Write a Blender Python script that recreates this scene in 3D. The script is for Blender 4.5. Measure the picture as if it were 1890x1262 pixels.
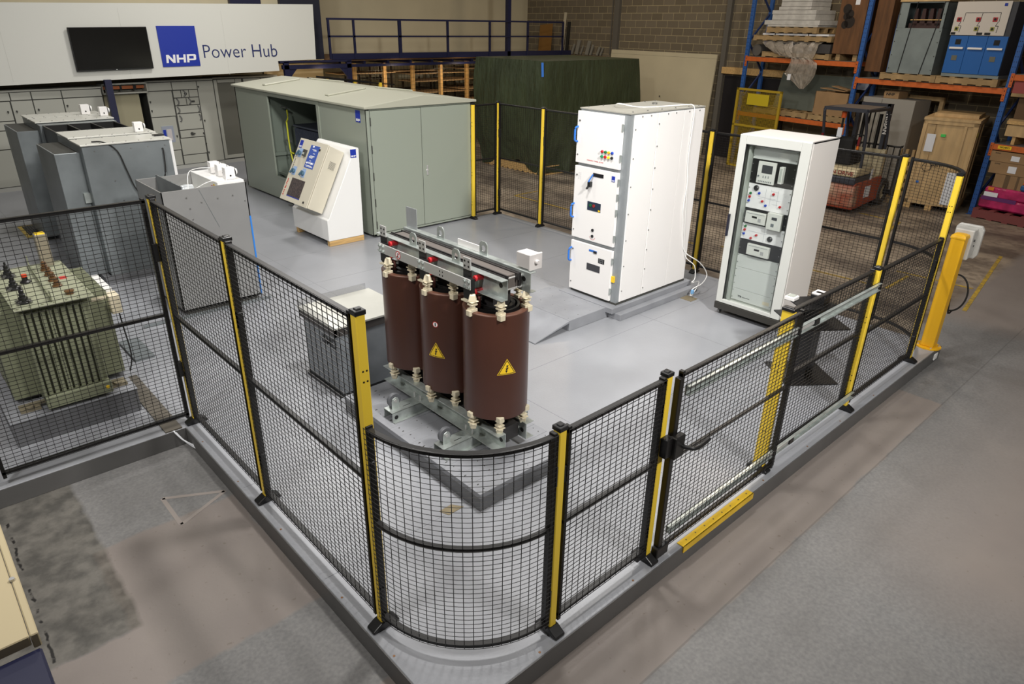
import bpy, bmesh, math, random
from mathutils import Vector, Matrix
PI = math.pi
random.seed(7)
for o in list(bpy.data.objects): bpy.data.objects.remove(o)
scene = bpy.context.scene
COL = scene.collection
deg = math.radians

# ------------------------------------------------------------------ camera
yaw, pitch, roll = 0.824700988, 0.432307356, 0.017868479
CAM = Vector((-1.39076391, -1.88559285, 3.07309027))
fw = Vector((math.cos(yaw)*math.cos(pitch), math.sin(yaw)*math.cos(pitch), -math.sin(pitch)))
rt = fw.cross(Vector((0, 0, 1))).normalized()
up = rt.cross(fw)
r2 = rt*math.cos(roll) + up*math.sin(roll)
u2 = -rt*math.sin(roll) + up*math.cos(roll)
cd = bpy.data.cameras.new('camera'); cam = bpy.data.objects.new('camera', cd); COL.objects.link(cam)
cd.sensor_fit = 'HORIZONTAL'; cd.sensor_width = 36; cd.lens = 1266.5541*36/1890; cd.clip_start = .05; cd.clip_end = 200
cam.matrix_world = Matrix.Translation(CAM) @ Matrix((r2, u2, -fw)).transposed().to_4x4()
scene.camera = cam

# ------------------------------------------------------------------ world, exposure
scene.view_settings.view_transform = 'Standard'
scene.view_settings.look = 'None'
scene.view_settings.gamma = 1
scene.view_settings.use_curve_mapping = False
scene.view_settings.exposure = -0.72
w = bpy.data.worlds.new('world'); scene.world = w; w.use_nodes = True
w.node_tree.nodes['Background'].inputs[0].default_value = (1.0, .93, .84, 1)
w.node_tree.nodes['Background'].inputs[1].default_value = .12

# ------------------------------------------------------------------ lamps (high bay fittings over the test area, plus added fills)
def lamp(name, loc, power, size, color=(1, .97, .93), target=None, spread=180):
    d = bpy.data.lights.new(name, 'AREA'); d.shape = 'DISK'; d.size = size; d.energy = power; d.color = color
    d.spread = deg(spread)
    o = bpy.data.objects.new(name, d); COL.objects.link(o); o.location = loc
    if target is not None:
        o.rotation_euler = (Vector(target)-Vector(loc)).to_track_quat('-Z', 'Y').to_euler()
    return o
lamp('overhead_light', (1.9, 1.5, 6.4), 470, .6)
lamp('overhead_light', (6.0, 3.4, 6.6), 175, .6)
lamp('overhead_light', (1.4, 7.2, 6.6), 210, .6)
lamp('overhead_light', (4.7, 10.4, 6.4), 340, 1.2)
lamp('front_fill', (-3.4, .4, 6.2), 210, .7, target=(4, 6, .5), spread=110)  # added fill from the left, not a real fitting
lamp('overhead_light', (-1.6, 3.0, 6.5), 90, .7)  # added fill that lifts the floor at left front
lamp('front_fill', (1.6, -4.2, 6.0), 330, .7, target=(5.0, 5, .8), spread=90)  # added frontal fill from the viewer's side, no real fitting
lamp('overhead_light', (11.5, 4.5, 6.6), 220, .7, color=(1, .85, .68))  # added warm fill for the racking and aisle
lamp('overhead_light', (12.8, 11.5, 6.6), 150, .7, color=(1, .82, .62))  # added warm fill for the rear by the tarpaulin
for x in (7.1, 9.3, 11.4, 13.4): lamp('mezzanine_fill', (x, 14.0, 1.9), 9, .25, color=(1, .78, .5), target=(x+.2, 15.2, 1.3), spread=170)  # added warm fills with their backs to the camera, no fittings there

# ------------------------------------------------------------------ materials
def lin(c):
    c = c/255.0
    return c/12.92 if c <= .04045 else ((c+.055)/1.055)**2.4
def rgb(*c): return (lin(c[0]), lin(c[1]), lin(c[2]), 1)
MATS = {}
def mat(name, c, rough=.5, metal=0.0, var=0.0, scale=8.0, bump=0.0, bscale=None, stretch=None, c2=None, spec=None, emit=0):
    if name in MATS: return MATS[name]
    m = bpy.data.materials.new(name); m.use_nodes = True; nt = m.node_tree; b = nt.nodes['Principled BSDF']
    b.inputs['Base Color'].default_value = rgb(*c)
    b.inputs['Roughness'].default_value = rough; b.inputs['Metallic'].default_value = metal
    if spec is not None: b.inputs['Specular IOR Level'].default_value = spec
    tc = nt.nodes.new('ShaderNodeTexCoord'); mp = nt.nodes.new('ShaderNodeMapping')
    nt.links.new(tc.outputs['Object'], mp.inputs[0])
    if stretch: mp.inputs['Scale'].default_value = stretch
    if var or c2:
        n = nt.nodes.new('ShaderNodeTexNoise'); n.inputs['Scale'].default_value = scale; n.inputs['Detail'].default_value = 6
        nt.links.new(mp.outputs[0], n.inputs['Vector'])
        r = nt.nodes.new('ShaderNodeValToRGB'); nt.links.new(n.outputs['Fac'], r.inputs[0])
        r.color_ramp.elements[0].position = .3; r.color_ramp.elements[1].position = .7
        if c2 is None: a = tuple(max(0, x*(1-var)) for x in c); d = tuple(min(255, x*(1+var)) for x in c)
        else: a, d = c, c2
        r.color_ramp.elements[0].color = rgb(*a); r.color_ramp.elements[1].color = rgb(*d)
        nt.links.new(r.outputs[0], b.inputs['Base Color'])
    if bump:
        n2 = nt.nodes.new('ShaderNodeTexNoise'); n2.inputs['Scale'].default_value = bscale or scale; n2.inputs['Detail'].default_value = 5
        nt.links.new(mp.outputs[0], n2.inputs['Vector'])
        bp = nt.nodes.new('ShaderNodeBump'); bp.inputs['Strength'].default_value = bump; bp.inputs['Distance'].default_value = .02
        nt.links.new(n2.outputs['Fac'], bp.inputs['Height']); nt.links.new(bp.outputs[0], b.inputs['Normal'])
    if emit:
        b.inputs['Emission Color'].default_value = rgb(*c); b.inputs['Emission Strength'].default_value = emit
    MATS[name] = m
    return m
M_YEL = mat('yellow_paint', (240, 205, 62), .42)
M_BLK = mat('black_powder_coat', (22, 21, 21), .38)
M_BLKP = mat('black_plastic', (26, 26, 27), .35)
M_DECK = mat('grey_deck_paint', (148, 150, 155), .32, var=.035, scale=1.3, bump=.06, bscale=60)
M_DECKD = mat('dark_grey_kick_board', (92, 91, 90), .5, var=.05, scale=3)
M_BOX = mat('grey_painted_plywood', (138, 140, 145), .5, var=.05, scale=4, bump=.05, bscale=40)
M_BOXD = mat('dark_shaded_plywood', (104, 105, 108), .5, var=.04, scale=4)  # box sides: their shade is put into a darker grey
M_WHITE = mat('white_enamel', (236, 234, 232), .35)
M_WHITE2 = mat('white_laminate', (232, 232, 230), .3)
M_RAL = mat('light_grey_enamel', (206, 208, 203), .4)
M_RALD = mat('pale_grey_green_enamel', (176, 181, 172), .4)
M_CAB = mat('switchboard_grey', (168, 168, 158), .45)
M_GAP = mat('dark_gap', (62, 62, 58), .7)
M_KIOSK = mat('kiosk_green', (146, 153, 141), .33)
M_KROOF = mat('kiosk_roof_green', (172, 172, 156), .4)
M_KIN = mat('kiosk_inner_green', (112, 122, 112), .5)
M_GALV = mat('galvanised_steel', (176, 180, 182), .4, .35, var=.08, scale=3.5)
M_GALVD = mat('galvanised_sheet', (126, 132, 134), .36, .35, var=.1, scale=2.2)
M_ZINC = mat('bright_zinc', (186, 193, 190), .3, .6, var=.1, scale=12)
M_STEEL = mat('polished_steel', (206, 206, 204), .28, .5)
M_BROWN = mat('brown_epoxy_resin', (72, 43, 34), .34, var=.06, scale=2)
M_BROWN2 = mat('brown_epoxy_rim', (88, 58, 46), .4)
M_PHEN = mat('phenolic_red_brown', (116, 70, 66), .5)
M_CREAM = mat('cream_ceramic', (214, 204, 178), .4)
M_RED = mat('red_resin', (186, 42, 48), .35)
M_BLUEP = mat('blue_plastic', (42, 110, 200), .4)
M_BLUE = mat('royal_blue', (24, 50, 158), .45)
M_NAVY = mat('navy_steel', (24, 27, 58), .42)
M_TXTW = mat('white_print', (240, 240, 240), .5)
M_TXTK = mat('black_print', (25, 25, 28), .5)
M_TXTR = mat('red_print', (190, 50, 45), .5)
M_TXTN = mat('navy_print', (28, 40, 96), .5)
M_SCREEN = mat('black_screen', (20, 19, 17), .16)
M_WOOD = mat('pine_timber', (196, 160, 104), .6, var=.1, scale=5, stretch=(1, 8, 8), bump=.1)
M_PALLET = mat('pallet_timber', (158, 132, 92), .7, var=.14, scale=4, bump=.15)
M_PLY = mat('crate_plywood', (190, 160, 114), .6, var=.08, scale=3, stretch=(3, 3, .6))
M_CARD = mat('cardboard', (150, 120, 84), .75, var=.05, scale=3)
M_RACKB = mat('rack_blue', (46, 92, 160), .45)
M_RACKO = mat('rack_orange', (196, 98, 40), .5, var=.06, scale=10)
M_XGREEN = mat('transformer_green_grey', (126, 130, 106), .45)
M_XGREEN2 = mat('transformer_lid_green_grey', (146, 149, 126), .45)
M_DKWOOD = mat('dark_stained_plywood', (98, 66, 38), .6, var=.16, scale=3, stretch=(4, 4, .7))
M_RUBBER = mat('black_rubber', (30, 29, 28), .8)
M_PAPER = mat('white_paper', (226, 228, 232), .7)
M_BEIGE = mat('beige_panel', (196, 186, 156), .7, var=.03, scale=1)
M_STAIN = mat('screw_head', (150, 150, 148), .3, .8)
M_DGLASS = mat('dark_window', (40, 52, 70), .15)

# ------------------------------------------------------------------ mesh helper
class MB:
    def __init__(s): s.v = []; s.f = []; s.m = []; s.cur = 0
    def add(s, vs, fs):
        n = len(s.v); s.v += [tuple(v) for v in vs]; s.f += [tuple(i+n for i in f) for f in fs]; s.m += [s.cur]*len(fs); return s
    def box(s, x0, x1, y0, y1, z0, z1):
        if x0 > x1: x0, x1 = x1, x0
        if y0 > y1: y0, y1 = y1, y0
        if z0 > z1: z0, z1 = z1, z0
        vs = [(x0, y0, z0), (x1, y0, z0), (x1, y1, z0), (x0, y1, z0), (x0, y0, z1), (x1, y0, z1), (x1, y1, z1), (x0, y1, z1)]
        return s.add(vs, [(0, 3, 2, 1), (4, 5, 6, 7), (0, 1, 5, 4), (1, 2, 6, 5), (2, 3, 7, 6), (3, 0, 4, 7)])
    def prism(s, poly, a, b, axis='y', caps=True):
        """poly: 2D points in the two remaining axes (x,z for y; y,z for x; x,y for z)"""
        def P(p, t):
            return (p[0], t, p[1]) if axis == 'y' else ((t, p[0], p[1]) if axis == 'x' else (p[0], p[1], t))
        n = len(poly); vs = [P(p, a) for p in poly]+[P(p, b) for p in poly]
        fs = [(i, (i+1) % n, (i+1) % n+n, i+n) for i in range(n)]
        if caps: fs += [tuple(range(n-1, -1, -1)), tuple(range(n, 2*n))]
        return s.add(vs, fs)
    def bar(s, p, q, w, h=None, upv=(0, 0, 1)):
        h = w if h is None else h; p = Vector(p); q = Vector(q); d = (q-p).normalized(); U = Vector(upv)
        if abs(d.dot(U)) > .99: U = Vector((1, 0, 0))
        a = d.cross(U).normalized(); b = a.cross(d)
        c = [(-w/2, -h/2), (w/2, -h/2), (w/2, h/2), (-w/2, h/2)]
        vs = [p+a*x+b*y for x, y in c]+[q+a*x+b*y for x, y in c]
        return s.add(vs, [(3, 2, 1, 0), (4, 5, 6, 7), (0, 1, 5, 4), (1, 2, 6, 5), (2, 3, 7, 6), (3, 0, 4, 7)])
    def cyl(s, p, q, r, n=12, r1=None, caps=True):
        r1 = r if r1 is None else r1; p = Vector(p); q = Vector(q); d = (q-p).normalized(); U = Vector((0, 0, 1))
        if abs(d.dot(U)) > .99: U = Vector((1, 0, 0))
        a = d.cross(U).normalized(); b = a.cross(d)
        vs = [p+(a*math.cos(2*PI*i/n)+b*math.sin(2*PI*i/n))*r for i in range(n)]+[q+(a*math.cos(2*PI*i/n)+b*math.sin(2*PI*i/n))*r1 for i in range(n)]
        fs = [(i, (i+1) % n, (i+1) % n+n, i+n) for i in range(n)]
        if caps: fs += [tuple(range(n-1, -1, -1)), tuple(range(n, 2*n))]
        return s.add(vs, fs)
    def tube(s, pts, r, n=8):
        pts = [Vector(p) for p in pts]; rings = []
        if len(pts) > 3:                      # Catmull-Rom smoothing of the path
            q = []
            for i in range(len(pts)-1):
                p0, p1, p2, p3 = pts[max(i-1, 0)], pts[i], pts[i+1], pts[min(i+2, len(pts)-1)]
                for k in range(4):
                    t = k/4; q.append(.5*((2*p1)+(p2-p0)*t+(2*p0-5*p1+4*p2-p3)*t*t+(3*p1-p0-3*p2+p3)*t*t*t))
            pts = q+[pts[-1]]
        for i, p in enumerate(pts):
            d = (pts[min(i+1, len(pts)-1)]-pts[max(i-1, 0)]).normalized()
            U = Vector((0, 0, 1)) if abs(d.z) < .95 else Vector((1, 0, 0))
            a = d.cross(U).normalized(); b = a.cross(d)
            rings.append([p+(a*math.cos(2*PI*k/n)+b*math.sin(2*PI*k/n))*r for k in range(n)])
        vs = [v for g in rings for v in g]; fs = []
        for i in range(len(pts)-1):
            for k in range(n): fs.append((i*n+k, i*n+(k+1) % n, (i+1)*n+(k+1) % n, (i+1)*n+k))
        fs += [tuple(range(n-1, -1, -1)), tuple(range((len(pts)-1)*n, len(pts)*n))]
        return s.add(vs, fs)
    def lathe(s, c, prof, n=32, axis='z', closed=False):
        vs = []; fs = []; k = len(prof)
        for i in range(n):
            t = 2*PI*i/n
            for r, z in prof:
                p = (r*math.cos(t), r*math.sin(t), z)
                if axis == 'x': p = (z, r*math.cos(t), r*math.sin(t))
                if axis == 'y': p = (r*math.sin(t), z, r*math.cos(t))
                vs.append((p[0]+c[0], p[1]+c[1], p[2]+c[2]))
        for i in range(n):
            j = (i+1) % n
            for a in range(k if closed else k-1):
                b = (a+1) % k
                fs.append((i*k+a, j*k+a, j*k+b, i*k+b))
        return s.add(vs, fs)
    def plate_hole(s, c, w, h, hr, t, axis='x', n=16):
        """upright plate centred at c with a round hole, thickness t along axis"""
        out = []; inn = []
        for i in range(n):
            a = 2*PI*i/n; ca, sa = math.cos(a), math.sin(a); k = min((w/2)/max(abs(ca), 1e-6), (h/2)/max(abs(sa), 1e-6))
            out.append((ca*k, sa*k)); inn.append((ca*hr, sa*hr))
        def P(p, d): return (c[0]+d, c[1]+p[0], c[2]+p[1]) if axis == 'x' else (c[0]+p[0], c[1]+d, c[2]+p[1])
        vs = [P(p, -t/2) for p in out]+[P(p, -t/2) for p in inn]+[P(p, t/2) for p in out]+[P(p, t/2) for p in inn]
        fs = []
        for i in range(n):
            j = (i+1) % n
            fs += [(i, j, n+j, n+i), (2*n+i, 3*n+i, 3*n+j, 2*n+j), (i, 2*n+i, 2*n+j, j), (n+i, n+j, 3*n+j, 3*n+i)]
        return s.add(vs, fs)
    def xf(s, M):
        s.v = [tuple(M @ Vector(v)) for v in s.v]; return s
    def build(s, name, mats, parent=None, world=True, smooth=False, bevel=0, bseg=1, solid=0):
        me = bpy.data.meshes.new(name)
        vs = s.v
        if parent is not None and world:
            Mi = wmat(parent).inverted(); vs = [tuple(Mi @ Vector(v)) for v in vs]
        me.from_pydata(vs, [], s.f)
        mats = mats if isinstance(mats, (list, tuple)) else [mats]
        for m in mats: me.materials.append(m)
        if len(mats) > 1:
            for p, i in zip(me.polygons, s.m): p.material_index = i
        bm = bmesh.new(); bm.from_mesh(me); bmesh.ops.recalc_face_normals(bm, faces=bm.faces); bm.to_mesh(me); bm.free()
        o = bpy.data.objects.new(name, me); COL.objects.link(o)
        if parent is not None: o.parent = parent
        if smooth:
            for p in me.polygons: p.use_smooth = True
            try: me.set_sharp_from_angle(angle=deg(35))
            except Exception: pass
        if solid:
            so = o.modifiers.new('s', 'SOLIDIFY'); so.thickness = solid; so.offset = 0
        if bevel:
            b = o.modifiers.new('b', 'BEVEL'); b.width = bevel; b.segments = bseg; b.limit_method = 'ANGLE'; b.angle_limit = deg(40); b.harden_normals = False
        return o
def wmat(o):
    M = Matrix.LocRotScale(o.location, o.rotation_euler, o.scale)
    return wmat(o.parent) @ M if o.parent else M
def thing(name, label, cat, loc=(0, 0, 0), rot=0, group=None):
    o = bpy.data.objects.new(name, None); COL.objects.link(o); o.empty_display_size = .1
    o.location = loc; o.rotation_euler = (0, 0, rot); o['label'] = label; o['category'] = cat
    if group: o['group'] = group
    return o
def tag(o, label, cat, group=None, kind=None):
    o['label'] = label; o['category'] = cat
    if group: o['group'] = group
    if kind: o['kind'] = kind
    return o
def struct(o): o['kind'] = 'structure'; return o
def B(*a): return MB().box(*a)
def bx(name, m, parent, *a, bevel=0, world=True): return B(*a).build(name, m, parent, world=world, bevel=bevel)
def dup(root, loc, rot=None, label=None, group=None):
    def cp(o, par):
        c = o.copy(); COL.objects.link(c); c.parent = par
        for ch in list(o.children): cp(ch, c)
        return c
    r = cp(root, None); r.location = loc
    if rot is not None: r.rotation_euler = (0, 0, rot)
    if label: r['label'] = label
    if group: r['group'] = group
    return r
def text(name, body, size, m, parent, M, extrude=.001, align='CENTER', sx=1.0, offset=0.0, world=True):
    """M: matrix whose x is reading direction, y is up, z is outward"""
    cu = bpy.data.curves.new(name, 'FONT'); cu.body = body; cu.size = size; cu.extrude = extrude; cu.align_x = align; cu.align_y = 'CENTER'; cu.offset = offset
    cu.resolution_u = 3
    tmp = bpy.data.objects.new(name+'_src', cu); me = bpy.data.meshes.new_from_object(tmp); me.name = name
    bpy.data.objects.remove(tmp); bpy.data.curves.remove(cu)
    me.materials.clear(); me.materials.append(m); o = bpy.data.objects.new(name, me); COL.objects.link(o)
    M = M @ Matrix.Diagonal((sx, 1, 1, 1))
    if parent is not None:
        o.parent = parent
        if world: M = wmat(parent).inverted() @ M
    o.matrix_local = M
    return o
def frame(origin, xd, yd):
    xd = Vector(xd).normalized(); yd = Vector(yd).normalized(); zd = xd.cross(yd).normalized()
    M = Matrix((xd, yd, zd)).transposed().to_4x4(); M.translation = Vector(origin); return M
def fl(*p): return Vector(p)
# ================================================================== setting
FZ = -.15   # shop floor; the painted test deck is z = 0
def floor_material():
    m = bpy.data.materials.new('worn_concrete'); m.use_nodes = True; nt = m.node_tree; L = nt.links.new
    b = nt.nodes['Principled BSDF']; b.inputs['Roughness'].default_value = .55
    tc = nt.nodes.new('ShaderNodeTexCoord'); sep = nt.nodes.new('ShaderNodeSeparateXYZ')
    ns = nt.nodes.new('ShaderNodeTexNoise'); ns.inputs['Scale'].default_value = 5; ns.inputs['Detail'].default_value = 8
    L(tc.outputs['Object'], ns.inputs['Vector'])
    mx = nt.nodes.new('ShaderNodeVectorMath'); mx.operation = 'MULTIPLY_ADD'
    mx.inputs[1].default_value = (.08, .08, 0); L(ns.outputs['Color'], mx.inputs[0]); L(tc.outputs['Object'], mx.inputs[2]); L(mx.outputs[0], sep.inputs[0])
    def math_(op, a, c=None, clamp=False):
        n = nt.nodes.new('ShaderNodeMath'); n.operation = op; n.use_clamp = clamp
        for i, x in enumerate((a, c)):
            if x is None: continue
            if isinstance(x, (int, float)): n.inputs[i].default_value = x
            else: L(x, n.inputs[i])
        return n.outputs[0]
    def step(x, e, wd=.03):   # 0 below e, 1 above
        return math_('DIVIDE', math_('SUBTRACT', x, e), wd, True)
    sep2 = nt.nodes.new('ShaderNodeSeparateXYZ'); L(tc.outputs['Object'], sep2.inputs[0])
    def inside(x0, x1, y0, y1, wd=.03):
        X, Y = sep.outputs[0], sep.outputs[1]
        a = math_('MULTIPLY', step(X, x0, wd), math_('SUBTRACT', 1, step(X, x1, wd)))
        c = math_('MULTIPLY', step(Y, y0, wd), math_('SUBTRACT', 1, step(Y, y1, wd)))
        return math_('MULTIPLY', a, c)
    def noise(sc, det=6, lo=.35, hi=.65, ca=(0, 0, 0, 1), cb=(1, 1, 1, 1), st=None):
        n = nt.nodes.new('ShaderNodeTexNoise'); n.inputs['Scale'].default_value = sc; n.inputs['Detail'].default_value = det
        if st:
            mp = nt.nodes.new('ShaderNodeMapping'); mp.inputs['Scale'].default_value = st; L(tc.outputs['Object'], mp.inputs[0]); L(mp.outputs[0], n.inputs['Vector'])
        else: L(tc.outputs['Object'], n.inputs['Vector'])
        r = nt.nodes.new('ShaderNodeValToRGB'); r.color_ramp.elements[0].position = lo; r.color_ramp.elements[1].position = hi
        r.color_ramp.elements[0].color = ca; r.color_ramp.elements[1].color = cb; L(n.outputs['Fac'], r.inputs[0]); return r.outputs[0]
    def mix(f, a, c):
        n = nt.nodes.new('ShaderNodeMix'); n.data_type = 'RGBA'
        if isinstance(f, (int, float)): n.inputs[0].default_value = f
        else: L(f, n.inputs[0])
        for i, x in ((6, a), (7, c)):
            if isinstance(x, tuple): n.inputs[i].default_value = x
            else: L(x, n.inputs[i])
        return n.outputs[2]
    grey = noise(45, 15, .25, .75, rgb(106, 105, 105), rgb(128, 127, 125))
    grey = mix(math_('MULTIPLY', noise(1.3, 6, .45, .7), .3), grey, rgb(90, 88, 86))
    brown = noise(2.2, 3, .3, .7, rgb(126, 118, 113), rgb(132, 124, 118))
    brown = mix(math_('MULTIPLY', noise(26, 9, .66, .72), .55), brown, rgb(104, 92, 80))
    stain = noise(9, 12, .35, .62, rgb(52, 49, 41), rgb(98, 94, 86))
    P = inside(-.2, 5.55, -.44, .5, .02)
    P = math_('MAXIMUM', P, inside(-1.0, -.05, 1.25, 2.6))
    P = math_('MAXIMUM', P, inside(-1.9, -.95, .2, 1.75))
    P = math_('MAXIMUM', P, math_('MULTIPLY', math_('SUBTRACT', 1, step(sep.outputs[1], -1.35, .9)), step(sep.outputs[0], 2.5, .8)))
    P = math_('MAXIMUM', P, inside(7.8, 12.6, -3.5, .3, .5))
    c = mix(P, grey, brown)
    S = inside(-1.7, -.93, 1.75, 3.6)
    c = mix(math_('MULTIPLY', S, .75), c, stain)
    K = math_('MULTIPLY', inside(-1.368, -1.352, 1.8, 3.4, .006), noise(9, 3, .5, .56)); c = mix(K, c, rgb(24, 22, 20))
    # aisle behind the deck: worn, with dark scuffs
    A = step(sep.outputs[0], 6.7, .05)
    A = math_('MULTIPLY', A, step(sep.outputs[1], .35, .15))
    ais = noise(1.4, 10, .36, .62, rgb(96, 86, 76), rgb(158, 144, 126), st=(1.2, .6, 1)); ais = mix(math_('MULTIPLY', noise(9, 8, .5, .62), .4), ais, rgb(72, 62, 54))
    c = mix(A, c, ais)
    # expansion joints
    for e in (-.47,):
        j = math_('LESS_THAN', math_('ABSOLUTE', math_('SUBTRACT', sep2.outputs[1], e)), .006)
        c = mix(math_('MULTIPLY', j, .3), c, rgb(60, 58, 55))
    L(c, b.inputs['Base Color'])
    bp = nt.nodes.new('ShaderNodeBump'); bp.inputs['Strength'].default_value = .12; bp.inputs['Distance'].default_value = .01
    n3 = nt.nodes.new('ShaderNodeTexNoise'); n3.inputs['Scale'].default_value = 30; n3.inputs['Detail'].default_value = 8; L(tc.outputs['Object'], n3.inputs['Vector'])
    L(n3.outputs['Fac'], bp.inputs['Height']); L(bp.outputs[0], b.inputs['Normal'])
    return m
struct(bx('floor', floor_material(), None, -7, 20, -8, 20, FZ-.2, FZ))
# the raised deck
poly = [(-.071, -.071), (6.61, -.071), (6.70, 7.33), (6.14, 7.35), (6.2, 14.4), (6.2, 17.2), (-6, 17.2), (-6, 3.512), (-.071, 3.512)]
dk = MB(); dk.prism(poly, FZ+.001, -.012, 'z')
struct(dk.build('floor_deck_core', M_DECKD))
dk = MB(); dk.prism(poly, -.012, 0, 'z'); struct(dk.build('floor_deck_top', M_DECK, bevel=.003))
# thin sheet joints of the deck
jm = mat('deck_seam', (128, 130, 135), .6)
sm = MB()
for y in (1.2, 2.4, 3.6, 4.8, 6.0, 7.2, 8.4, 9.6): sm.box(-.05 if y < 3.6 else -3, 6.5 if y < 7.3 else 4.0, y-.002, y+.002, 0, .0008)
for x in (2.4, 4.8): sm.box(x-.002, x+.002, 0, 7.2, 0, .0008)
for x in (0, 2.4): sm.box(x-.002, x+.002, 7.2, 14, 0, .0008)
struct(sm.build('trim_4', jm))
# folded edge strip on the deck's rim
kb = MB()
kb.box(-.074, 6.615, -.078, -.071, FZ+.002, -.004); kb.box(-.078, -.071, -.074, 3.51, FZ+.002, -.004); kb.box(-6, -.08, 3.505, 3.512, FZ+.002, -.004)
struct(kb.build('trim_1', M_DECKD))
# yellow floor markings on the aisle
M_YLINE = mat('worn_yellow_line', (196, 160, 40), .6, c2=(120, 104, 66), scale=14)
yl = MB()
for a, b_ in [((8.24, 4.0), (8.29, 5.2)), ((8.47, 3.8), (8.46, 3.0)), ((8.46, 2.4), (8.5, 1.3)), ((8.5, 1.2), (9.3, 1.2)), ((9.41, 1.4), (9.43, .4)), ((8.4, .2), (11.5, .6)),
              ((12.6, 3.3), (12.47, 2.5)), ((12.47, 2.5), (11.7, 2.4)), ((8.3, 6.5), (8.3, 8.6)), ((8.3, 8.6), (9.2, 8.6)), ((11.4, 8.3), (11.4, 7.2)), ((11.4, 7.2), (12.5, 7.2))]:
    yl.bar((a[0], a[1], FZ+.002), (b_[0], b_[1], FZ+.002), .05, .002)
struct(yl.build('trim_2', M_YLINE))
# walls
m = bpy.data.materials.new('concrete_block'); m.use_nodes = True; nt = m.node_tree; b = nt.nodes['Principled BSDF']; b.inputs['Roughness'].default_value = .85
tc = nt.nodes.new('ShaderNodeTexCoord'); mp = nt.nodes.new('ShaderNodeMapping'); mp.inputs['Rotation'].default_value = (PI/2, 0, 0)
mp.inputs['Rotation'].default_value = (0, 0, 0)
sp = nt.nodes.new('ShaderNodeSeparateXYZ'); cb = nt.nodes.new('ShaderNodeCombineXYZ')
nt.links.new(tc.outputs['Object'], sp.inputs[0]); nt.links.new(sp.outputs[1], cb.inputs[0]); nt.links.new(sp.outputs[2], cb.inputs[1])
bk = nt.nodes.new('ShaderNodeTexBrick'); nt.links.new(cb.outputs[0], bk.inputs['Vector'])
bk.inputs['Color1'].default_value = rgb(104, 94, 76); bk.inputs['Color2'].default_value = rgb(116, 106, 88); bk.inputs['Mortar'].default_value = rgb(172, 158, 122)
bk.inputs['Scale'].default_value = 1; bk.inputs['Brick Width'].default_value = .40; bk.inputs['Row Height'].default_value = .192; bk.inputs['Mortar Size'].default_value = .006; bk.inputs['Mortar Smooth'].default_value = .1
nt.links.new(bk.outputs['Color'], b.inputs['Base Color'])
bpn = nt.nodes.new('ShaderNodeBump'); bpn.inputs['Strength'].default_value = .5; bpn.inputs['Distance'].default_value = .01; bpn.invert = True
nt.links.new(bk.outputs['Fac'], bpn.inputs['Height']); nt.links.new(bpn.outputs[0], b.inputs['Normal'])
M_BLOCK = m
WL = Matrix.Translation((16.15, 9.2, 0)) @ Matrix.Rotation(-math.atan(.075), 4, 'Z')      # wall frame: x into the wall, y along it
o = MB().box(0, .2, -15, 8.1, FZ, 6).build('wall_right', M_BLOCK, None); o.matrix_world = WL; struct(o)
o.location = WL.translation; o.rotation_euler = WL.to_euler()
struct(bx('wall_back', M_BEIGE, None, -6.2, 17.2, 17.25, 17.4, FZ, 6))
M_DSTEEL = mat('dark_grey_column_steel', (96, 92, 84), .6)
def wallbox(name, m, a, label=None):
    o = MB().box(*a).build(name, m); o.location = WL.translation; o.rotation_euler = WL.to_euler(); return o
struct(wallbox('trim_3', M_DSTEEL, (-.1, .0, 3.62, 3.82, FZ, 6)))
struct(wallbox('trim_5', M_DSTEEL, (-.1, .0, -.36, -.22, FZ, 6)))
struct(wallbox('trim_6', M_DSTEEL, (-.03, 0, 3.95, 3.98, 2.3, 6)))
# dark doorway next to the racking
dw = wallbox('door_1', mat('dark_door', (38, 36, 38), .35), (-.04, 0, -2.3, -.4, FZ, 1.95)); struct(dw)
wd = wallbox('timber_lintel', M_WOOD, (-.14, 0, -2.6, -.34, 2.0, 2.16)); tag(wd, 'raw timber beam fixed to block wall above dark doorway', 'beam')
# upper navy cladding above the sign and beige wall panels
struct(bx('trim_7', mat('navy_cladding', (26, 28, 44), .5), None, 6.45, 7.45, 14.62, 14.72, 2.25, 5.5))
struct(bx('trim_8', M_NAVY, None, 5.3, 6.0, 14.62, 14.72, 3.3, 5.5))
struct(bx('wall_back_upper', M_BEIGE, None, -6, 7.5, 14.75, 14.85, 2.2, 6))
struct(bx('ceiling_under_mezzanine', mat('dark_soffit', (60, 52, 42), .8), None, -6, 6.0, 14.28, 17.2, 2.1, 2.14))
# navy columns
for x, y, z1, lab in ((2.45, 14.12, 1.97, 'navy steel column under the sign, behind the galvanised cubicles'), (13.25, 14.3, 6, 'navy steel column rising past the mezzanine railing')):
    tag(bx('steel_column', M_NAVY, None, x-.06, x+.06, y, y+.12, 0 if y < 14.2 else FZ, z1), lab, 'column')

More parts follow.
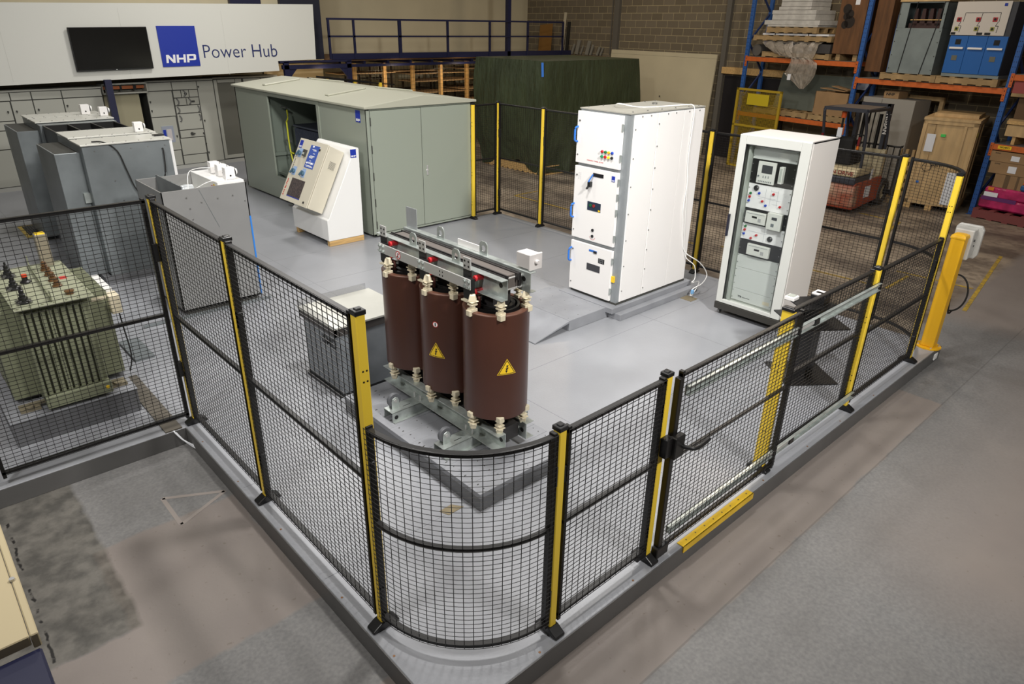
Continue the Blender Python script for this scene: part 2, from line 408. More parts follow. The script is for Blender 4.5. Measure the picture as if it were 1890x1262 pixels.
# ================================================================== deck fence
def post(x, y, H, label, inner, group, sx=.05, sy=.05, foot=(0, -1)):
    """near corner x,y"""
    cx, cy = x+sx/2, y+sy/2
    t = thing('fence_post', label, 'fence post', (cx, cy, 0), 0, group)
    o = MB().box(x, x+sx, y, y+sy, .03, H).build('post_tube', M_YEL, t, bevel=.005)
    MB().box(x-.004, x+sx+.004, y-.004, y+sy+.004, H-.005, H+.02).box(x+.01, x+sx-.01, y+.01, y+sy-.01, H+.02, H+.026).build('post_cap', M_BLKP, t, bevel=.004)
    # keyhole slots on the side faces
    k = MB()
    for zz in ((1.555, 1.61, .75, .805, .25, .3) if H > 1.5 else (.3, .35, .85, .9)):
        for d in (-.01, .01):
            for s_ in (-1, 1):
                if foot[0] == 0: k.cyl((cx+s_*(sx/2+.0005), cy+d, zz), (cx+s_*(sx/2-.002), cy+d, zz), .0055, 8)
                else: k.cyl((cx+d, cy+s_*(sy/2+.0005), zz), (cx+d, cy+s_*(sy/2-.002), zz), .0055, 8)
    k.build('keyhole_slots', M_BLK, t)
    # foot: a wedge-ended shoe running across the fence
    fx, fy = foot; L_ = .085
    prof = [(-L_, 0), (L_, 0), (L_, .018), (L_-.02, .03), (.03, .05), (-.03, .05), (-L_+.02, .03), (-L_, .018)]
    f = MB()
    if fx: f.prism(prof, cy-.036, cy+.036, 'y').xf(Matrix.Translation((cx-.0, 0, .001)))
    else: f.prism(prof, cx-.036, cx+.036, 'x').xf(Matrix.Translation((0, cy, .001)))
    f.build('post_foot', M_BLKP, t, bevel=.006, bseg=2)
    return t
def wires(mb, P, n, z0, z1, zs, th=.003):
    """P(s): outer face point for s index; vertical wires at s in list n, horizontals at heights zs along polyline"""
    pass
def panel(p, q, H, label, group=None, z0=.09, out=None, mid=None, name='mesh_fence', curve=None, gate=False, depth=.032):
    """p, q: plan points of the frame's ends on the outer face; out: outward unit vector (plan)"""
    p = Vector((p[0], p[1], 0)); q = Vector((q[0], q[1], 0)); c = (p+q)/2
    t = thing(name, label, 'fence panel' if not gate else 'gate', (c.x, c.y, z0), 0, group)
    if curve is None:
        n = max(2, int((q-p).length/.05)); pts = [p, q]; O = Vector((out[0], out[1], 0))
        outs = [O, O]
        path = lambda s: (p+(q-p)*s, O)
        length = (q-p).length
    else:
        cc, a0, a1, R = curve; length = abs(a1-a0)*R
        def path(s):
            a = a0+(a1-a0)*s; d = Vector((math.cos(a), math.sin(a), 0)); return Vector((cc[0], cc[1], 0))+d*R, d
    seg = 1 if curve is None else 20
    mid = (z0+H)/2 if mid is None else mid
    fr = MB()
    def rail(mb, zc, h, dp=depth, w0=0):
        vs = []; fs = []
        for i in range(seg+1):
            P, O = path(i/seg)
            for (dd, zz) in ((0, -h/2), (-dp, -h/2), (-dp, h/2), (0, h/2)): vs.append(P+O*(dd+w0)+Vector((0, 0, zc+zz)))
        for i in range(seg):
            for k in range(4): fs.append((i*4+k, (i+1)*4+k, (i+1)*4+(k+1) % 4, i*4+(k+1) % 4))
        fs += [(0, 1, 2, 3), (seg*4+3, seg*4+2, seg*4+1, seg*4)]
        mb.add(vs, fs)
    rail(fr, z0+.012, .024); rail(fr, H-.012, .024)
    for s in (0, 1):
        P, O = path(s); P2, _ = path(.01 if s == 0 else .99); T = (P2-P).normalized()
        a = P; b_ = P+T*.024; vs = []
        for zz in (z0-.03, H+.012):
            for v in (a, b_, b_-O*(depth+.006), a-O*(depth+.006)): vs.append(v+Vector((0, 0, zz)))
        fr.add(vs, [(0, 1, 2, 3), (7, 6, 5, 4), (0, 4, 5, 1), (1, 5, 6, 2), (2, 6, 7, 3), (3, 7, 4, 0)])
    fr.build('panel_frame', M_BLK, t, bevel=.002)
    mr = MB(); rail(mr, mid, .022, depth-.006, -.002); mr.build('mid_rail', M_BLK, t)
    ms = MB(); th = .003
    nv = max(3, int(round(length/.05)))
    for i in range(nv+1):
        P, O = path(i/nv); P = P+O*.002
        ms.bar(P+Vector((0, 0, z0)), P+Vector((0, 0, H)), th)
    nz = int(round((H-z0)/.03))
    for k in range(nz+1):
        z = z0+(H-z0)*k/nz
        if curve is None:
            P, O = path(0); Q, _ = path(1); ms.bar(P+O*.005+Vector((0, 0, z)), Q+O*.005+Vector((0, 0, z)), th)
        else:
            vs = []; fs = []
            for i in range(seg+1):
                P, O = path(i/seg)
                for (dd, zz) in ((.004, -th/2), (.007, 0), (.004, th/2)): vs.append(P+O*dd+Vector((0, 0, z+zz)))
            for i in range(seg):
                for j in range(3): fs.append((i*3+j, (i+1)*3+j, (i+1)*3+(j+1) % 3, i*3+(j+1) % 3))
            ms.add(vs, fs)
    ms.build('wire_mesh', M_BLK, t)
    return t
def clamp(t, boxes):
    for b_ in boxes: B(*b_).build('clamp_bracket', M_BLKP, t, bevel=.004)
HS, HT = 1.318, 1.893
GP = 'yellow fence posts around the test deck'
# posts of the low front side
p2 = post(.676, 0, HS, 'short yellow fence post where the low curved corner panel ends', None, GP)
p3 = post(1.534, 0, HS, 'short yellow fence post carrying the black gate lock', None, GP)
p4 = post(2.985, .012, HS, 'broad yellow fence post seen behind the sliding gate, above end of yellow step strip', None, GP, sy=.085)
p5 = post(4.405, 0, HS, 'short yellow fence post where the silver gate rails end', None, GP)
p6 = post(5.899, 0, HT, 'tall yellow fence post beside the yellow bollard', None, GP)
p1 = post(0, .644, HT, 'tall yellow fence post nearest the viewer, in front of brown coils', None, GP, foot=(1, 0))
p12 = post(0, 2.134, HT, 'tall yellow fence post between the two tall side panels', None, GP, foot=(1, 0))
p13 = post(0, 3.515, HT, 'tall yellow fence post at inner corner beside green transformer', None, GP, foot=(1, 0))
p7 = post(6.589, .72, HT, 'tall yellow fence post where the tall curved panel starts', None, GP, foot=(1, 0))
p8 = post(6.589, 3.05, HT, 'tall yellow fence post between white switchgear cabinet and relay rack', None, GP, foot=(1, 0))
p9 = post(6.589, 6.11, HT, 'tall yellow fence post just left of white switchgear cabinet', None, GP, foot=(1, 0))
p10 = post(6.589, 7.2, HT, 'tall yellow fence post at the far corner of the deck', None, GP, foot=(1, 0))
p11 = post(6.04, 7.2, HT, 'tall yellow fence post beside the green kiosk doors', None, GP)
GF = 'black mesh fence panels around the test deck'
# panels
R = .655
c = panel((.0, .63), (.66, 0), HS-.01, 'low curved black mesh corner panel nearest the viewer', GF, curve=((.662, .66), PI, 1.5*PI, .66), mid=.745)
clamp(c, [(.0, .03, .625, .645, 1.0, 1.12), (.0, .03, .625, .645, .2, .3), (.655, .678, .0, .03, 1.0, 1.12), (.655, .678, .0, .03, .2, .32)])
c = panel((.738, 0), (1.524, 0), HS-.01, 'low straight black mesh panel just left of the sliding gate', GF, out=(0, -1), mid=.745)
clamp(c, [(.724, .745, .0, .035, 1.0, 1.1), (1.51, 1.534, .0, .035, 1.05, 1.16), (1.51, 1.534, .0, .035, .2, .3), (1.44, 1.53, -.005, .03, .05, .1)])
c = panel((3.05, .045), (4.395, .03), HS-.01, 'low black mesh panel behind the silver gate rails', GF, out=(0, -1), mid=.745)
c = panel((4.465, 0), (5.89, 0), HS-.01, 'low black mesh panel between rail end and bollard', GF, out=(0, -1), mid=.745)
clamp(c, [(5.86, 5.9, 0, .035, .98, 1.1), (5.86, 5.9, 0, .035, .2, .3)])
c = panel((.0, .705), (.0, 2.125), HT-.008, 'tall black mesh panel just behind the nearest yellow post', GF, out=(-1, 0), mid=.99)
clamp(c, [(0, .035, 2.09, 2.134, 1.33, 1.45), (0, .035, 2.09, 2.134, .3, .42)])
c = panel((.0, 2.195), (.0, 3.5), HT-.008, 'tall black mesh panel second from the nearest yellow post', GF, out=(-1, 0), mid=.99)
clamp(c, [(0, .035, 3.48, 3.515, 1.42, 1.56), (0, .035, 3.48, 3.515, .35, .5)])
c = panel((-1.32, 3.53), (-.022, 3.53), HT-.008, 'tall black mesh panel in front of the green transformer', GF, out=(0, -1), mid=.99)
clamp(c, [(-.035, .002, 3.515, 3.56, 1.42, 1.56), (-.035, .002, 3.515, 3.56, .45, .58)])
c = panel((5.965, 0), (6.639, .7), HT-.008, 'tall curved black mesh panel in front of the plywood crate', GF, curve=((5.97, .69), 1.5*PI, 2*PI, .665), mid=.99)
c = panel((6.639, .78), (6.639, 3.04), HT-.008, 'tall black mesh panel behind the relay rack', GF, out=(1, 0), mid=.99)
clamp(c, [(6.6, 6.64, .77, .8, 1.33, 1.47)])
c = panel((6.639, 3.11), (6.639, 6.1), HT-.008, 'tall black mesh panel behind white switchgear cabinet', GF, out=(1, 0), mid=.99)
clamp(c, [(6.6, 6.64, 3.1, 3.13, .33, .45), (6.6, 6.64, 6.08, 6.11, 1.33, 1.47), (6.6, 6.64, 3.03, 3.05, 1.33, 1.47)])
c = panel((6.639, 6.17), (6.639, 7.19), HT-.008, 'tall black mesh panel in front of the tarpaulin, right of far corner post', GF, out=(1, 0), mid=.99)
clamp(c, [(6.6, 6.64, 7.16, 7.2, 1.33, 1.47), (6.6, 6.64, 7.16, 7.2, .33, .45)])
c = panel((6.1, 7.25), (6.58, 7.25), HT-.008, 'narrow tall black mesh panel beside the green kiosk', GF, out=(0, 1), mid=.99)
# sliding gate
g = panel((1.628, -.032), (3.06, -.032), HS+.005, 'low black mesh sliding gate with lever handle', None, out=(0, -1), mid=.745, name='sliding_gate', gate=True, z0=.06, depth=.024)
B(1.6, 1.634, -.04, .0, .04, 1.3).build('lock_stile', M_BLK, g, bevel=.003)
B(1.585, 1.68, -.075, -.028, .78, .93).build('lock_case', M_BLK, g, bevel=.006)
MB().tube([(1.66, -.07, .85), (1.68, -.12, .85), (1.72, -.135, .845), (1.8, -.13, .84), (1.86, -.125, .845)], .013, 10).build('lever_handle', M_BLKP, g, smooth=True)
B(1.58, 1.70, -.05, .0, .02, .1).build('guide_roller_box', M_BLKP, g, bevel=.005)
lk = MB().box(1.53, 1.592, -.05, -.002, .80, .93).build('lock_keeper', M_BLK, p3, bevel=.004)
for z, h, lab in ((1.175, .062, 'upper silver guide rail of the sliding gate'), (.165, .05, 'lower silver guide rail of the sliding gate')):
    t = thing('gate_rail', lab, 'rail', (3, -.005, z), 0, 'silver gate rails')
    mb = MB(); mb.box(1.72, 4.44, -.006, .0, z-h/2, z+h/2); mb.box(1.72, 4.44, -.03, .0, z+h/2-.004, z+h/2); mb.box(1.72, 4.44, -.03, .0, z-h/2, z-h/2+.004)
    mb.box(1.72, 4.44, -.014, -.006, z-.003, z+.003)
    mb.build('rail_channel', M_ZINC, t)
    B(3.28, 3.34, -.034, -.002, z-.02, z+.02).build('slider_block', M_BLKP, t)
    B(2.96, 3.3, -.022, -.002, z-.012, z+.014).build('slide_bar', M_STEEL, t)
# yellow nosing on the step
t = thing('step_nosing', 'yellow angled step strip on deck edge below the gate', 'step strip', (2.26, -.06, 0))
MB().box(1.83, 2.70, -.088, -.03, 0, .006).box(1.83, 2.70, -.088, -.079, -.045, .006).build('nosing_strip', mat('worn_yellow_strip', (226, 186, 50), .5, var=.06, scale=6), t, bevel=.002)
sc = MB()
for i in range(8): sc.cyl((1.9+i*.107, -.055, .006), (1.9+i*.107, -.055, .008), .005, 8)
sc.build('strip_screws', M_STAIN, t)
# screw heads along the deck edge
sc = MB()
for x in (.55, 1.35, 2.9, 3.6, 4.2, 4.9): sc.cyl((x, -.05, 0), (x, -.05, .002), .007, 8)
for y in (.45, 1.0, 1.8, 2.5, 3.2): sc.cyl((-.05, y, 0), (-.05, y, .002), .007, 8)
struct(sc.build('trim_9', mat('brass_screw', (150, 112, 80), .4, .5)))
# bollard with socket enclosure
t = thing('bollard', 'yellow square bollard on round base plate at deck corner', 'bollard', (6.5, .03, 0))
MB().box(6.425, 6.555, -.045, .085, .01, 1.22).build('bollard_tube', mat('deep_yellow_paint', (226, 172, 30), .4), t, bevel=.012, bseg=2)
MB().lathe((6.49, .02, 0), [(0, 1.25), (.045, 1.248), (.07, 1.235), (.078, 1.215), (.078, 1.2)], 4).xf(Matrix.Translation((6.49, .02, 0)) @ Matrix.Rotation(PI/4, 4, 'Z') @ Matrix.Scale(1.25, 4, (1, 0, 0)) @ Matrix.Scale(1.25, 4, (0, 1, 0)) @ Matrix.Translation((-6.49, -.02, 0))).build('bollard_cap', mat('deep_yellow_paint', (226, 172, 30), .4), t)
MB().lathe((6.49, .02, 0), [(0, .0), (.125, 0), (.125, .012), (0, .012)], 32).build('base_plate', mat('deep_yellow_paint', (226, 172, 30), .4), t)
s_ = MB()
for a in (.5, 2.1, 3.7, 5.2): s_.cyl((6.49+.1*math.cos(a), .02+.1*math.sin(a), .012), (6.49+.1*math.cos(a), .02+.1*math.sin(a), .022), .009, 6)
s_.build('anchor_bolts', M_STEEL, t)
t = thing('socket_enclosure', 'grey socket enclosure bolted to yellow bollard', 'electrical box', (6.6, .02, .95))
M_ENC = mat('enclosure_grey', (188, 186, 180), .4)
MB().prism([(6.56, .97), (6.70, .99), (6.72, 1.03), (6.72, 1.24), (6.69, 1.28), (6.56, 1.28)], -.075, .10, 'y').build('enclosure_body', M_ENC, t, bevel=.012, bseg=2)
MB().prism([(-.115, 1.0), (-.09, .96), (.115, .96), (.14, 1.0), (.14, 1.26), (.115, 1.3), (-.09, 1.3), (-.115, 1.26)], 6.72, 6.77, 'x').build('enclosure_flange', M_ENC, t, bevel=.01, bseg=2)
MB().cyl((6.62, -.078, 1.17), (6.62, -.085, 1.17), .011, 10).cyl((6.65, -.078, 1.11), (6.65, -.082, 1.11), .009, 10).build('enclosure_screws', M_BLKP, t)
MB().cyl((6.58, .0, .975), (6.58, .0, .92), .022, 12).build('cable_gland', M_BLKP, t)
pts = [(6.58, .0, .93)]
for i in range(30):
    a = i/29*2*PI*1.35-PI/2
    pts.append((6.68+.0*i, -.02+.13*math.cos(a+PI)*1.0, .58+.2*math.sin(a+PI)*-1+.0*i))
t2 = MB().tube(pts, .009, 8).build('coiled_cable', M_RUBBER, None, smooth=True); tag(t2, 'black cable hanging in a loop below the socket enclosure', 'cable')
t = thing('wall_outlet', 'white power outlet on deck kick board near bollard', 'power outlet', (6.46, -.079, -.075))
B(6.41, 6.50, -.092, -.078, -.11, -.04).build('outlet_plate', M_WHITE2, t, bevel=.004); B(6.44, 6.47, -.096, -.092, -.085, -.065).build('outlet_switch', M_WHITE2, t, bevel=.002)
# metal floor plates
M_FPL = mat('brass_floor_plate', (150, 138, 112), .4, .5, var=.08)
t = MB().add([(.85, 1.255, 0), (.88, 1.18, 0), (1.014, 1.184, 0), (.96, 1.26, 0), (.85, 1.255, .004), (.88, 1.18, .004), (1.014, 1.184, .004), (.96, 1.26, .004)],
  [(4, 5, 6, 7), (0, 1, 5, 4), (1, 2, 6, 5), (2, 3, 7, 6), (3, 0, 4, 7)]).build('floor_plate', M_FPL); tag(t, 'small metal floor plate in front of brown transformer platform', 'floor plate')
t = bx('floor_plate', M_FPL, None, 5.62, 5.77, 2.45, 2.61, 0, .004); tag(t, 'small metal floor plate beside white cabinet plinth', 'floor plate')
# cable duct cover across the deck at the inner corner
t = thing('cable_duct_cover', 'grey cable duct cover crossing deck at the inner fence corner', 'cable duct', (-.15, 3.9, 0))
B(-.23, -.10, 3.515, 4.75, 0, .012).build('duct_plate', mat('duct_grey', (112, 106, 96), .4, .4), t)
tag(MB().tube([(-.17, 3.52, .0), (-.16, 3.495, -.02), (-.13, 3.46, -.07), (-.10, 3.43, -.1), (-.075, 3.36, -.105)], .006, 8).tube([(-.165, 3.52, .0), (-.15, 3.495, -.03), (-.12, 3.46, -.085), (-.095, 3.42, -.112), (-.075, 3.34, -.12)], .006, 8).build('twin_cable', M_PAPER, None, smooth=True), 'white twin cable leaving the duct at the deck corner', 'cable')
# beige channel and navy post close below the viewer
t = thing('mezzanine_post', 'navy post with beige steel channel beam, cropped at bottom of view', 'column', (-1.53, -.05, FZ))
A_ = Vector((-1.405, .03, 1.5)); Bq = Vector((-1.455, .75, 1.5))
ang = math.atan2(A_.x-Bq.x, A_.y-Bq.y)
MB().box(-1.52, -1.43, .04, 2.0, 1.465, 1.5).box(-1.428, -1.408, .04, 2.0, 1.45, 1.5).build('channel_beam', mat('beige_steel', (186, 172, 138), .45), t, bevel=.003)
B(-1.75, -1.412, -.5, .035, FZ, 1.455).build('navy_post', M_NAVY, t, bevel=.006)
MB().cyl((-1.425, .32, 1.5), (-1.425, .32, 1.508), .008, 10).build('bolt_head', M_STEEL, t)
# faint triangular marking left on the concrete
tm = MB(); P3 = [(-.487, 2.873), (-.107, 2.663), (-.484, 2.483)]
for i in range(3):
    a, b_ = P3[i], P3[(i+1) % 3]; tm.bar((a[0], a[1], FZ+.001), (b_[0], b_[1], FZ+.001), .03, .0006)
struct(tm.build('trim_10', mat('faded_floor_marking', (142, 134, 128), .6)))
def clear_glass(name, tint, refl):
    m = bpy.data.materials.new(name); m.use_nodes = True; nt = m.node_tree; nt.nodes.clear()
    o_ = nt.nodes.new('ShaderNodeOutputMaterial'); mx = nt.nodes.new('ShaderNodeMixShader'); t_ = nt.nodes.new('ShaderNodeBsdfTransparent'); g_ = nt.nodes.new('ShaderNodeBsdfGlossy')
    t_.inputs[0].default_value = rgb(*tint); g_.inputs['Roughness'].default_value = .03; mx.inputs[0].default_value = refl
    nt.links.new(t_.outputs[0], mx.inputs[1]); nt.links.new(g_.outputs[0], mx.inputs[2]); nt.links.new(mx.outputs[0], o_.inputs[0]); return m
FNX = lambda x, y, z: frame((x, y, z), (0, -1, 0), (0, 0, 1))      # surface facing -x
FNY = lambda x, y, z: frame((x, y, z), (1, 0, 0), (0, 0, 1))       # surface facing -y
def nhp(parent, M, w, h, t=.0012):
    """wide square block letters, baseline centred at M"""
    L_ = []; s = .22
    def P(*q): L_.append(q)
    P((0, 0), (0, 1), (.22, 1), (.62, .38), (.62, 1), (.82, 1), (.82, 0), (.6, 0), (.2, .62), (.2, 0))
    P((.94, 0), (.94, 1), (1.14, 1), (1.14, .6), (1.56, .6), (1.56, 1), (1.76, 1), (1.76, 0), (1.56, 0), (1.56, .38), (1.14, .38), (1.14, 0))
    P((1.88, 0), (1.88, 1), (2.62, 1), (2.72, .9), (2.72, .36), (2.62, .26), (2.08, .26), (2.08, .46), (2.5, .46), (2.5, .79), (2.08, .79), (2.08, 0))
    k = w/2.72; mb = MB()
    for q in L_: mb.prism([((x-1.36+.06*y)*k, y*h) for x, y in q], 0, t, 'z')
    bm_ = mb.xf(wmat(parent).inverted() @ M).build('logo_letters', M_TXTW, parent, world=False)
    bb = bmesh.new(); bb.from_mesh(bm_.data); bmesh.ops.triangulate(bb, faces=bb.faces[:]); bb.to_mesh(bm_.data); bb.free()
    return bm_
def logo(parent, M, w, h, name='logo_plate', world=True):
    """blue plate with white block letters; M at plate centre, z outward"""
    Mi = wmat(parent).inverted() if world else Matrix()
    mb = MB().box(-w/2, w/2, -h/2, h/2, 0, .003).xf(Mi @ M)
    o = mb.build(name, M_BLUE, parent, world=False)
    nhp(o, M @ Matrix.Translation((0, -h*.40, .003)), w*.80, h*.2)
    return o
# ================================================================== brown cast resin transformer
plat = thing('timber_platform', 'grey painted timber platform under the brown transformer', 'platform', (1.52, 1.9, 0))
bw = MB()
for i in range(13):
    y0 = 1.06+i*.14; bw.box(1.06, 1.985, y0, y0+.1385, .112, .15)
bw.build('deck_boards', M_BOX, plat, bevel=.0015)
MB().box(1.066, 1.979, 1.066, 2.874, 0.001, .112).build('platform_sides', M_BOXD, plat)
nm = MB()
for x in (1.13, 1.3, 1.55, 1.8, 1.93):
    for i in range(13):
        for d in (.04, .1): nm.cyl((x+random.uniform(-.02, .02), 1.06+i*.14+d, .15), (x, 1.06+i*.14+d, .1506), .004, 6)
nm.build('nail_heads', M_GAP, plat)

tr = thing('dry_type_transformer', 'dry type transformer with three brown cylindrical coils on galvanised frame', 'transformer', (1.58, 2.02, .15))
def channel(x_web, y0, y1, z0, z1, sgn, fl_=.055, t=.006):
    mb = MB(); mb.box(x_web-t/2, x_web+t/2, y0, y1, z0, z1)
    mb.box(x_web, x_web+sgn*fl_, y0, y1, z1-t, z1); mb.box(x_web, x_web+sgn*fl_, y0, y1, z0, z0+t); return mb
CY = (1.50, 2.02, 2.54)
for x, s in ((1.475, -1), (1.685, 1)):
    cmb = channel(x, 1.265, 2.78, 1.41, 1.555, s)
    hh = MB()
    o = cmb.build('top_beam', M_ZINC, tr, bevel=.002)
    hh.cyl((x-.004, 1.33, 1.5), (x+.004, 1.33, 1.5), .018, 16).build('beam_hole', M_BLK, o)
    cmb = channel(x, 1.265, 2.78, .235, .37, s, fl_=.075)
    o = cmb.build('bottom_beam', M_ZINC, tr, bevel=.002)
    MB().cyl((x-.004, 1.31, .3), (x+.004, 1.31, .3), .018, 16).build('beam_hole', M_BLK, o)
M_CORE = mat('dark_core_steel', (42, 40, 40), .5)
core = MB()
for k, (a, b_) in enumerate(((1.49, 1.52), (1.53, 1.635), (1.64, 1.67))):
    core.box(a, b_, 1.36, 2.70, 1.44, 1.53+(.012 if k == 1 else 0))
core.build('core_yoke_top', [mat('lamination_grey', (92, 86, 82), .5, stretch=(30, 1, 1), var=.1, scale=6)], tr, bevel=.002)
cl = MB()
for x in (1.50, 1.515, 1.65, 1.663):
    cl.box(x-.003, x+.003, 1.34, 2.72, 1.45, 1.545)
cl.box(1.53, 1.54, 1.33, 2.73, 1.5, 1.55); cl.box(1.625, 1.635, 1.33, 2.73, 1.5, 1.55)
cl.build('core_clamp_plates', M_CORE, tr)
B(1.49, 1.67, 1.34, 2.70, .24, .36).build('core_yoke_bottom', M_CORE, tr)
for y in CY:
    c = MB(); c.lathe((1.58, y, 0), [(.195, .475), (.232, .475), (.238, .481), (.238, 1.285), (.232, 1.292), (.196, 1.292), (.190, 1.28), (.190, .48)], 64, closed=True)
    o = c.build('resin_coil', M_BROWN, tr, smooth=True)
    MB().lathe((1.58, y, 0), [(.2385, 1.281), (.2385, 1.2875), (.232, 1.2935), (.198, 1.2935), (.198, 1.288)], 64).build('coil_rim', M_BROWN2, o, smooth=True)
    MB().lathe((1.58, y, 0), [(.105, .46), (.135, .46), (.135, 1.31), (.105, 1.31)], 40, closed=True).lathe((1.58, y, 0), [(.15, .47), (.168, .47), (.168, 1.30), (.15, 1.30)], 40, closed=True).build('inner_winding', M_BLK, tr, smooth=True)
    B(1.5, 1.66, y-.06, y+.06, .36, 1.45).build('core_leg', M_CORE, tr)
    B(1.42, 1.44, y-.005, y+.085, 1.27, 1.38).build('winding_end_plate', M_PHEN, tr, bevel=.006)
    # ceramic standoffs above and below
    for (dx, dy) in ((-.215, .0), (.215, .0), (-.12, .175), (.12, -.175), (.12, .175), (-.12, -.185)):
        x, yy = 1.58+dx, y+dy
        if abs(dx) < .2 and dy > 0: continue
        for zz, s in ((1.293, 1), (.475, -1)):
            q = MB(); ux, uy = math.cos(math.atan2(dy, dx)), math.sin(math.atan2(dy, dx)); ox, oy = x+ux*.02, yy+uy*.02
            q.box(x-.026, x+.026, yy-.026, yy+.026, zz-.004*s, zz+.02*s); q.box(ox-.022, ox+.022, oy-.022, oy+.022, zz-.03*s, zz+.012*s)
            q.cyl((x, yy, zz+.02*s), (x, yy, zz+.042*s), .020, 12); q.box(x-.027, x+.027, yy-.027, yy+.027, zz+.042*s, zz+.054*s)
            q.cyl((x, yy, zz+.054*s), (x, yy, zz+.066*s), .020, 12); q.box(x-.032, x+.032, yy-.032, yy+.032, zz+.066*s, zz+.074*s)
            q.cyl((x, yy, zz+.074*s), (x, yy, zz+.118*s), .040, 4, r1=.026)
            q.build('ceramic_standoff', M_CREAM, tr, bevel=.003)
    # terminal bar, flying leads and red insulators
    yb = y+.055
    B(1.392, 1.402, yb-.005, yb+.075, 1.33, 1.56).build('black_busbar', M_BLKP, tr)
    o = MB(); o.box(1.390, 1.400, yb-.005, yb+.075, 1.56, 1.645); o = o.build('terminal_flag', M_STEEL, tr, bevel=.002)
    h = MB()
    for a in (.015, .055):
        for b_ in (1.585, 1.62): h.cyl((1.3885, yb+a, b_), (1.3895, yb+a, b_), .008, 12)
    h.build('flag_holes', M_BLK, o)
    MB().cyl((1.403, yb-.03, 1.51), (1.475, yb-.03, 1.51), .021, 14).cyl((1.403, yb-.02, 1.41), (1.475, yb-.02, 1.41), .022, 14).build('red_insulator', M_RED, tr, smooth=True, bevel=.003)
    MB().prism([(1.40, 1.39), (1.40, 1.33), (1.46, 1.30), (1.55, 1.28), (1.55, 1.30), (1.47, 1.33), (1.43, 1.38)], yb-.0, yb+.04, 'y').build('bent_lead', M_BLKP, tr)
    B(1.365, 1.45, yb+.0, yb+.07, 1.335, 1.345).build('cream_lead_spacer', M_CREAM, tr)
o = MB().box(1.352, 1.362, 1.51, 2.64, 1.44, 1.515).build('star_link_bar', M_STEEL, tr, bevel=.002)
b_ = MB()
for yc in (1.545, 2.075, 2.6):
    for dy in (-.022, .022):
        for z in (1.458, 1.497): b_.cyl((1.352, yc+dy, z), (1.342, yc+dy, z), .011, 6).cyl((1.353, yc+dy, z), (1.349, yc+dy, z), .016, 14)
b_.build('hex_bolts', M_ZINC, o)
b_ = MB()
for dy in (-.015, .018):
    for z in (1.462, 1.49): b_.cyl((1.3515, 1.83+dy, z), (1.3505, 1.83+dy, z), .006, 10)
b_.build('bar_holes', M_BLK, o)
for yc in (1.545, 2.075, 2.6): B(1.362, 1.392, yc-.04, yc+.035, 1.37, 1.515).build('link_spacer_block', M_BLKP, tr)
# round prohibition stickers and warning triangles
def disc(parent, M, r, name='warning_disc'):
    Mi = wmat(parent).inverted() @ M
    o = MB().cyl((0, 0, 0), (0, 0, .0008), r, 28).xf(Mi).build(name, M_TXTR, parent, world=False)
    MB().cyl((0, 0, .0008), (0, 0, .0012), r*.78, 28).xf(Mi).build('disc_field', M_TXTW, o, world=False)
    MB().box(-r*.18, r*.12, -r*.55, r*.55, .0012, .0016).box(-r*.4, r*.3, -r*.6, -r*.4, .0012, .0016).xf(Mi).build('disc_figure', M_TXTK, o, world=False)
    MB().bar((-r*.55, -r*.55, .0018), (r*.55, r*.55, .0018), r*.16, .0006).xf(Mi).build('disc_bar', M_TXTR, o, world=False)
disc(tr, FNX(1.3515, 2.37, 1.478), .032)
def curved(parent, y, polyf, r, m, name, ang0, z0):
    """paint a 2D shape (a along the surface, b up) on coil cylinder of radius r centred (1.58,y), at angle ang0"""
    vs = []; bm = bmesh.new()
    face = bm.faces.new([bm.verts.new((a, b, 0)) for a, b in polyf]); bmesh.ops.triangulate(bm, faces=[face])
    for _ in range(3): bmesh.ops.subdivide_edges(bm, edges=bm.edges[:], cuts=1, use_grid_fill=True)
    for v in bm.verts:
        t = ang0+v.co.x/.2385; z = z0+v.co.y; v.co = Vector((1.58+r*math.cos(t), y+r*math.sin(t), z))-Vector(parent_loc)
    me = bpy.data.meshes.new(name); bm.to_mesh(me); bm.free(); me.materials.append(m)
    o = bpy.data.objects.new(name, me); COL.objects.link(o); o.parent = parent; return o
parent_loc = (1.58, 2.02, .15)
BOLT = [(-.004, .045), (.012, .045), (.002, .018), (.014, .018), (-.002, -.012), (.006, -.012), (-.006, -.04), (-.012, -.01), (-.004, -.01), (-.012, .012), (-.004, .012)]
def tri(r, k): return [(math.sin(a)*r*k, math.cos(a)*r*k-.008) for a in (0, 2*PI/3, 4*PI/3)]
M_WY = mat('warning_yellow', (240, 200, 40), .45)
def hazard(y, ang, z, s=1.0):
    o = curved(tr, y, tri(.082*s, 1), .2392, M_WY, 'warning_triangle', ang, z)
    curved(o, y, tri(.074*s, 1), .2396, M_TXTK, 'triangle_border', ang, z); curved(o, y, tri(.064*s, 1), .2400, M_WY, 'triangle_field', ang, z)
    curved(o, y, [(a*.95*s, b*.7*s-.008) for a, b in BOLT], .2404, M_TXTK, 'lightning_mark', ang, z)
    for ch in (o,)+tuple(o.children):
        if ch is not o: ch.matrix_parent_inverse = Matrix(); ch.location = (0, 0, 0)
hazard(1.50, deg(-112), .895)
hazard(2.02, deg(-158), .83)
# small round sticker on the middle coil
for r_, m_, nm_, rr in ((.024, M_TXTR, 'warning_disc', .2392), (.019, M_TXTW, 'disc_field', .2395)):
    curved(tr, 2.02, [(r_*math.cos(a*PI/8), r_*math.sin(a*PI/8)) for a in range(16)], rr, m_, nm_, deg(-158), 1.05)
curved(tr, 2.02, [(-.004, -.014), (.005, -.014), (.005, .014), (-.004, .014)], .2399, M_TXTK, 'disc_figure', deg(-158), 1.05)
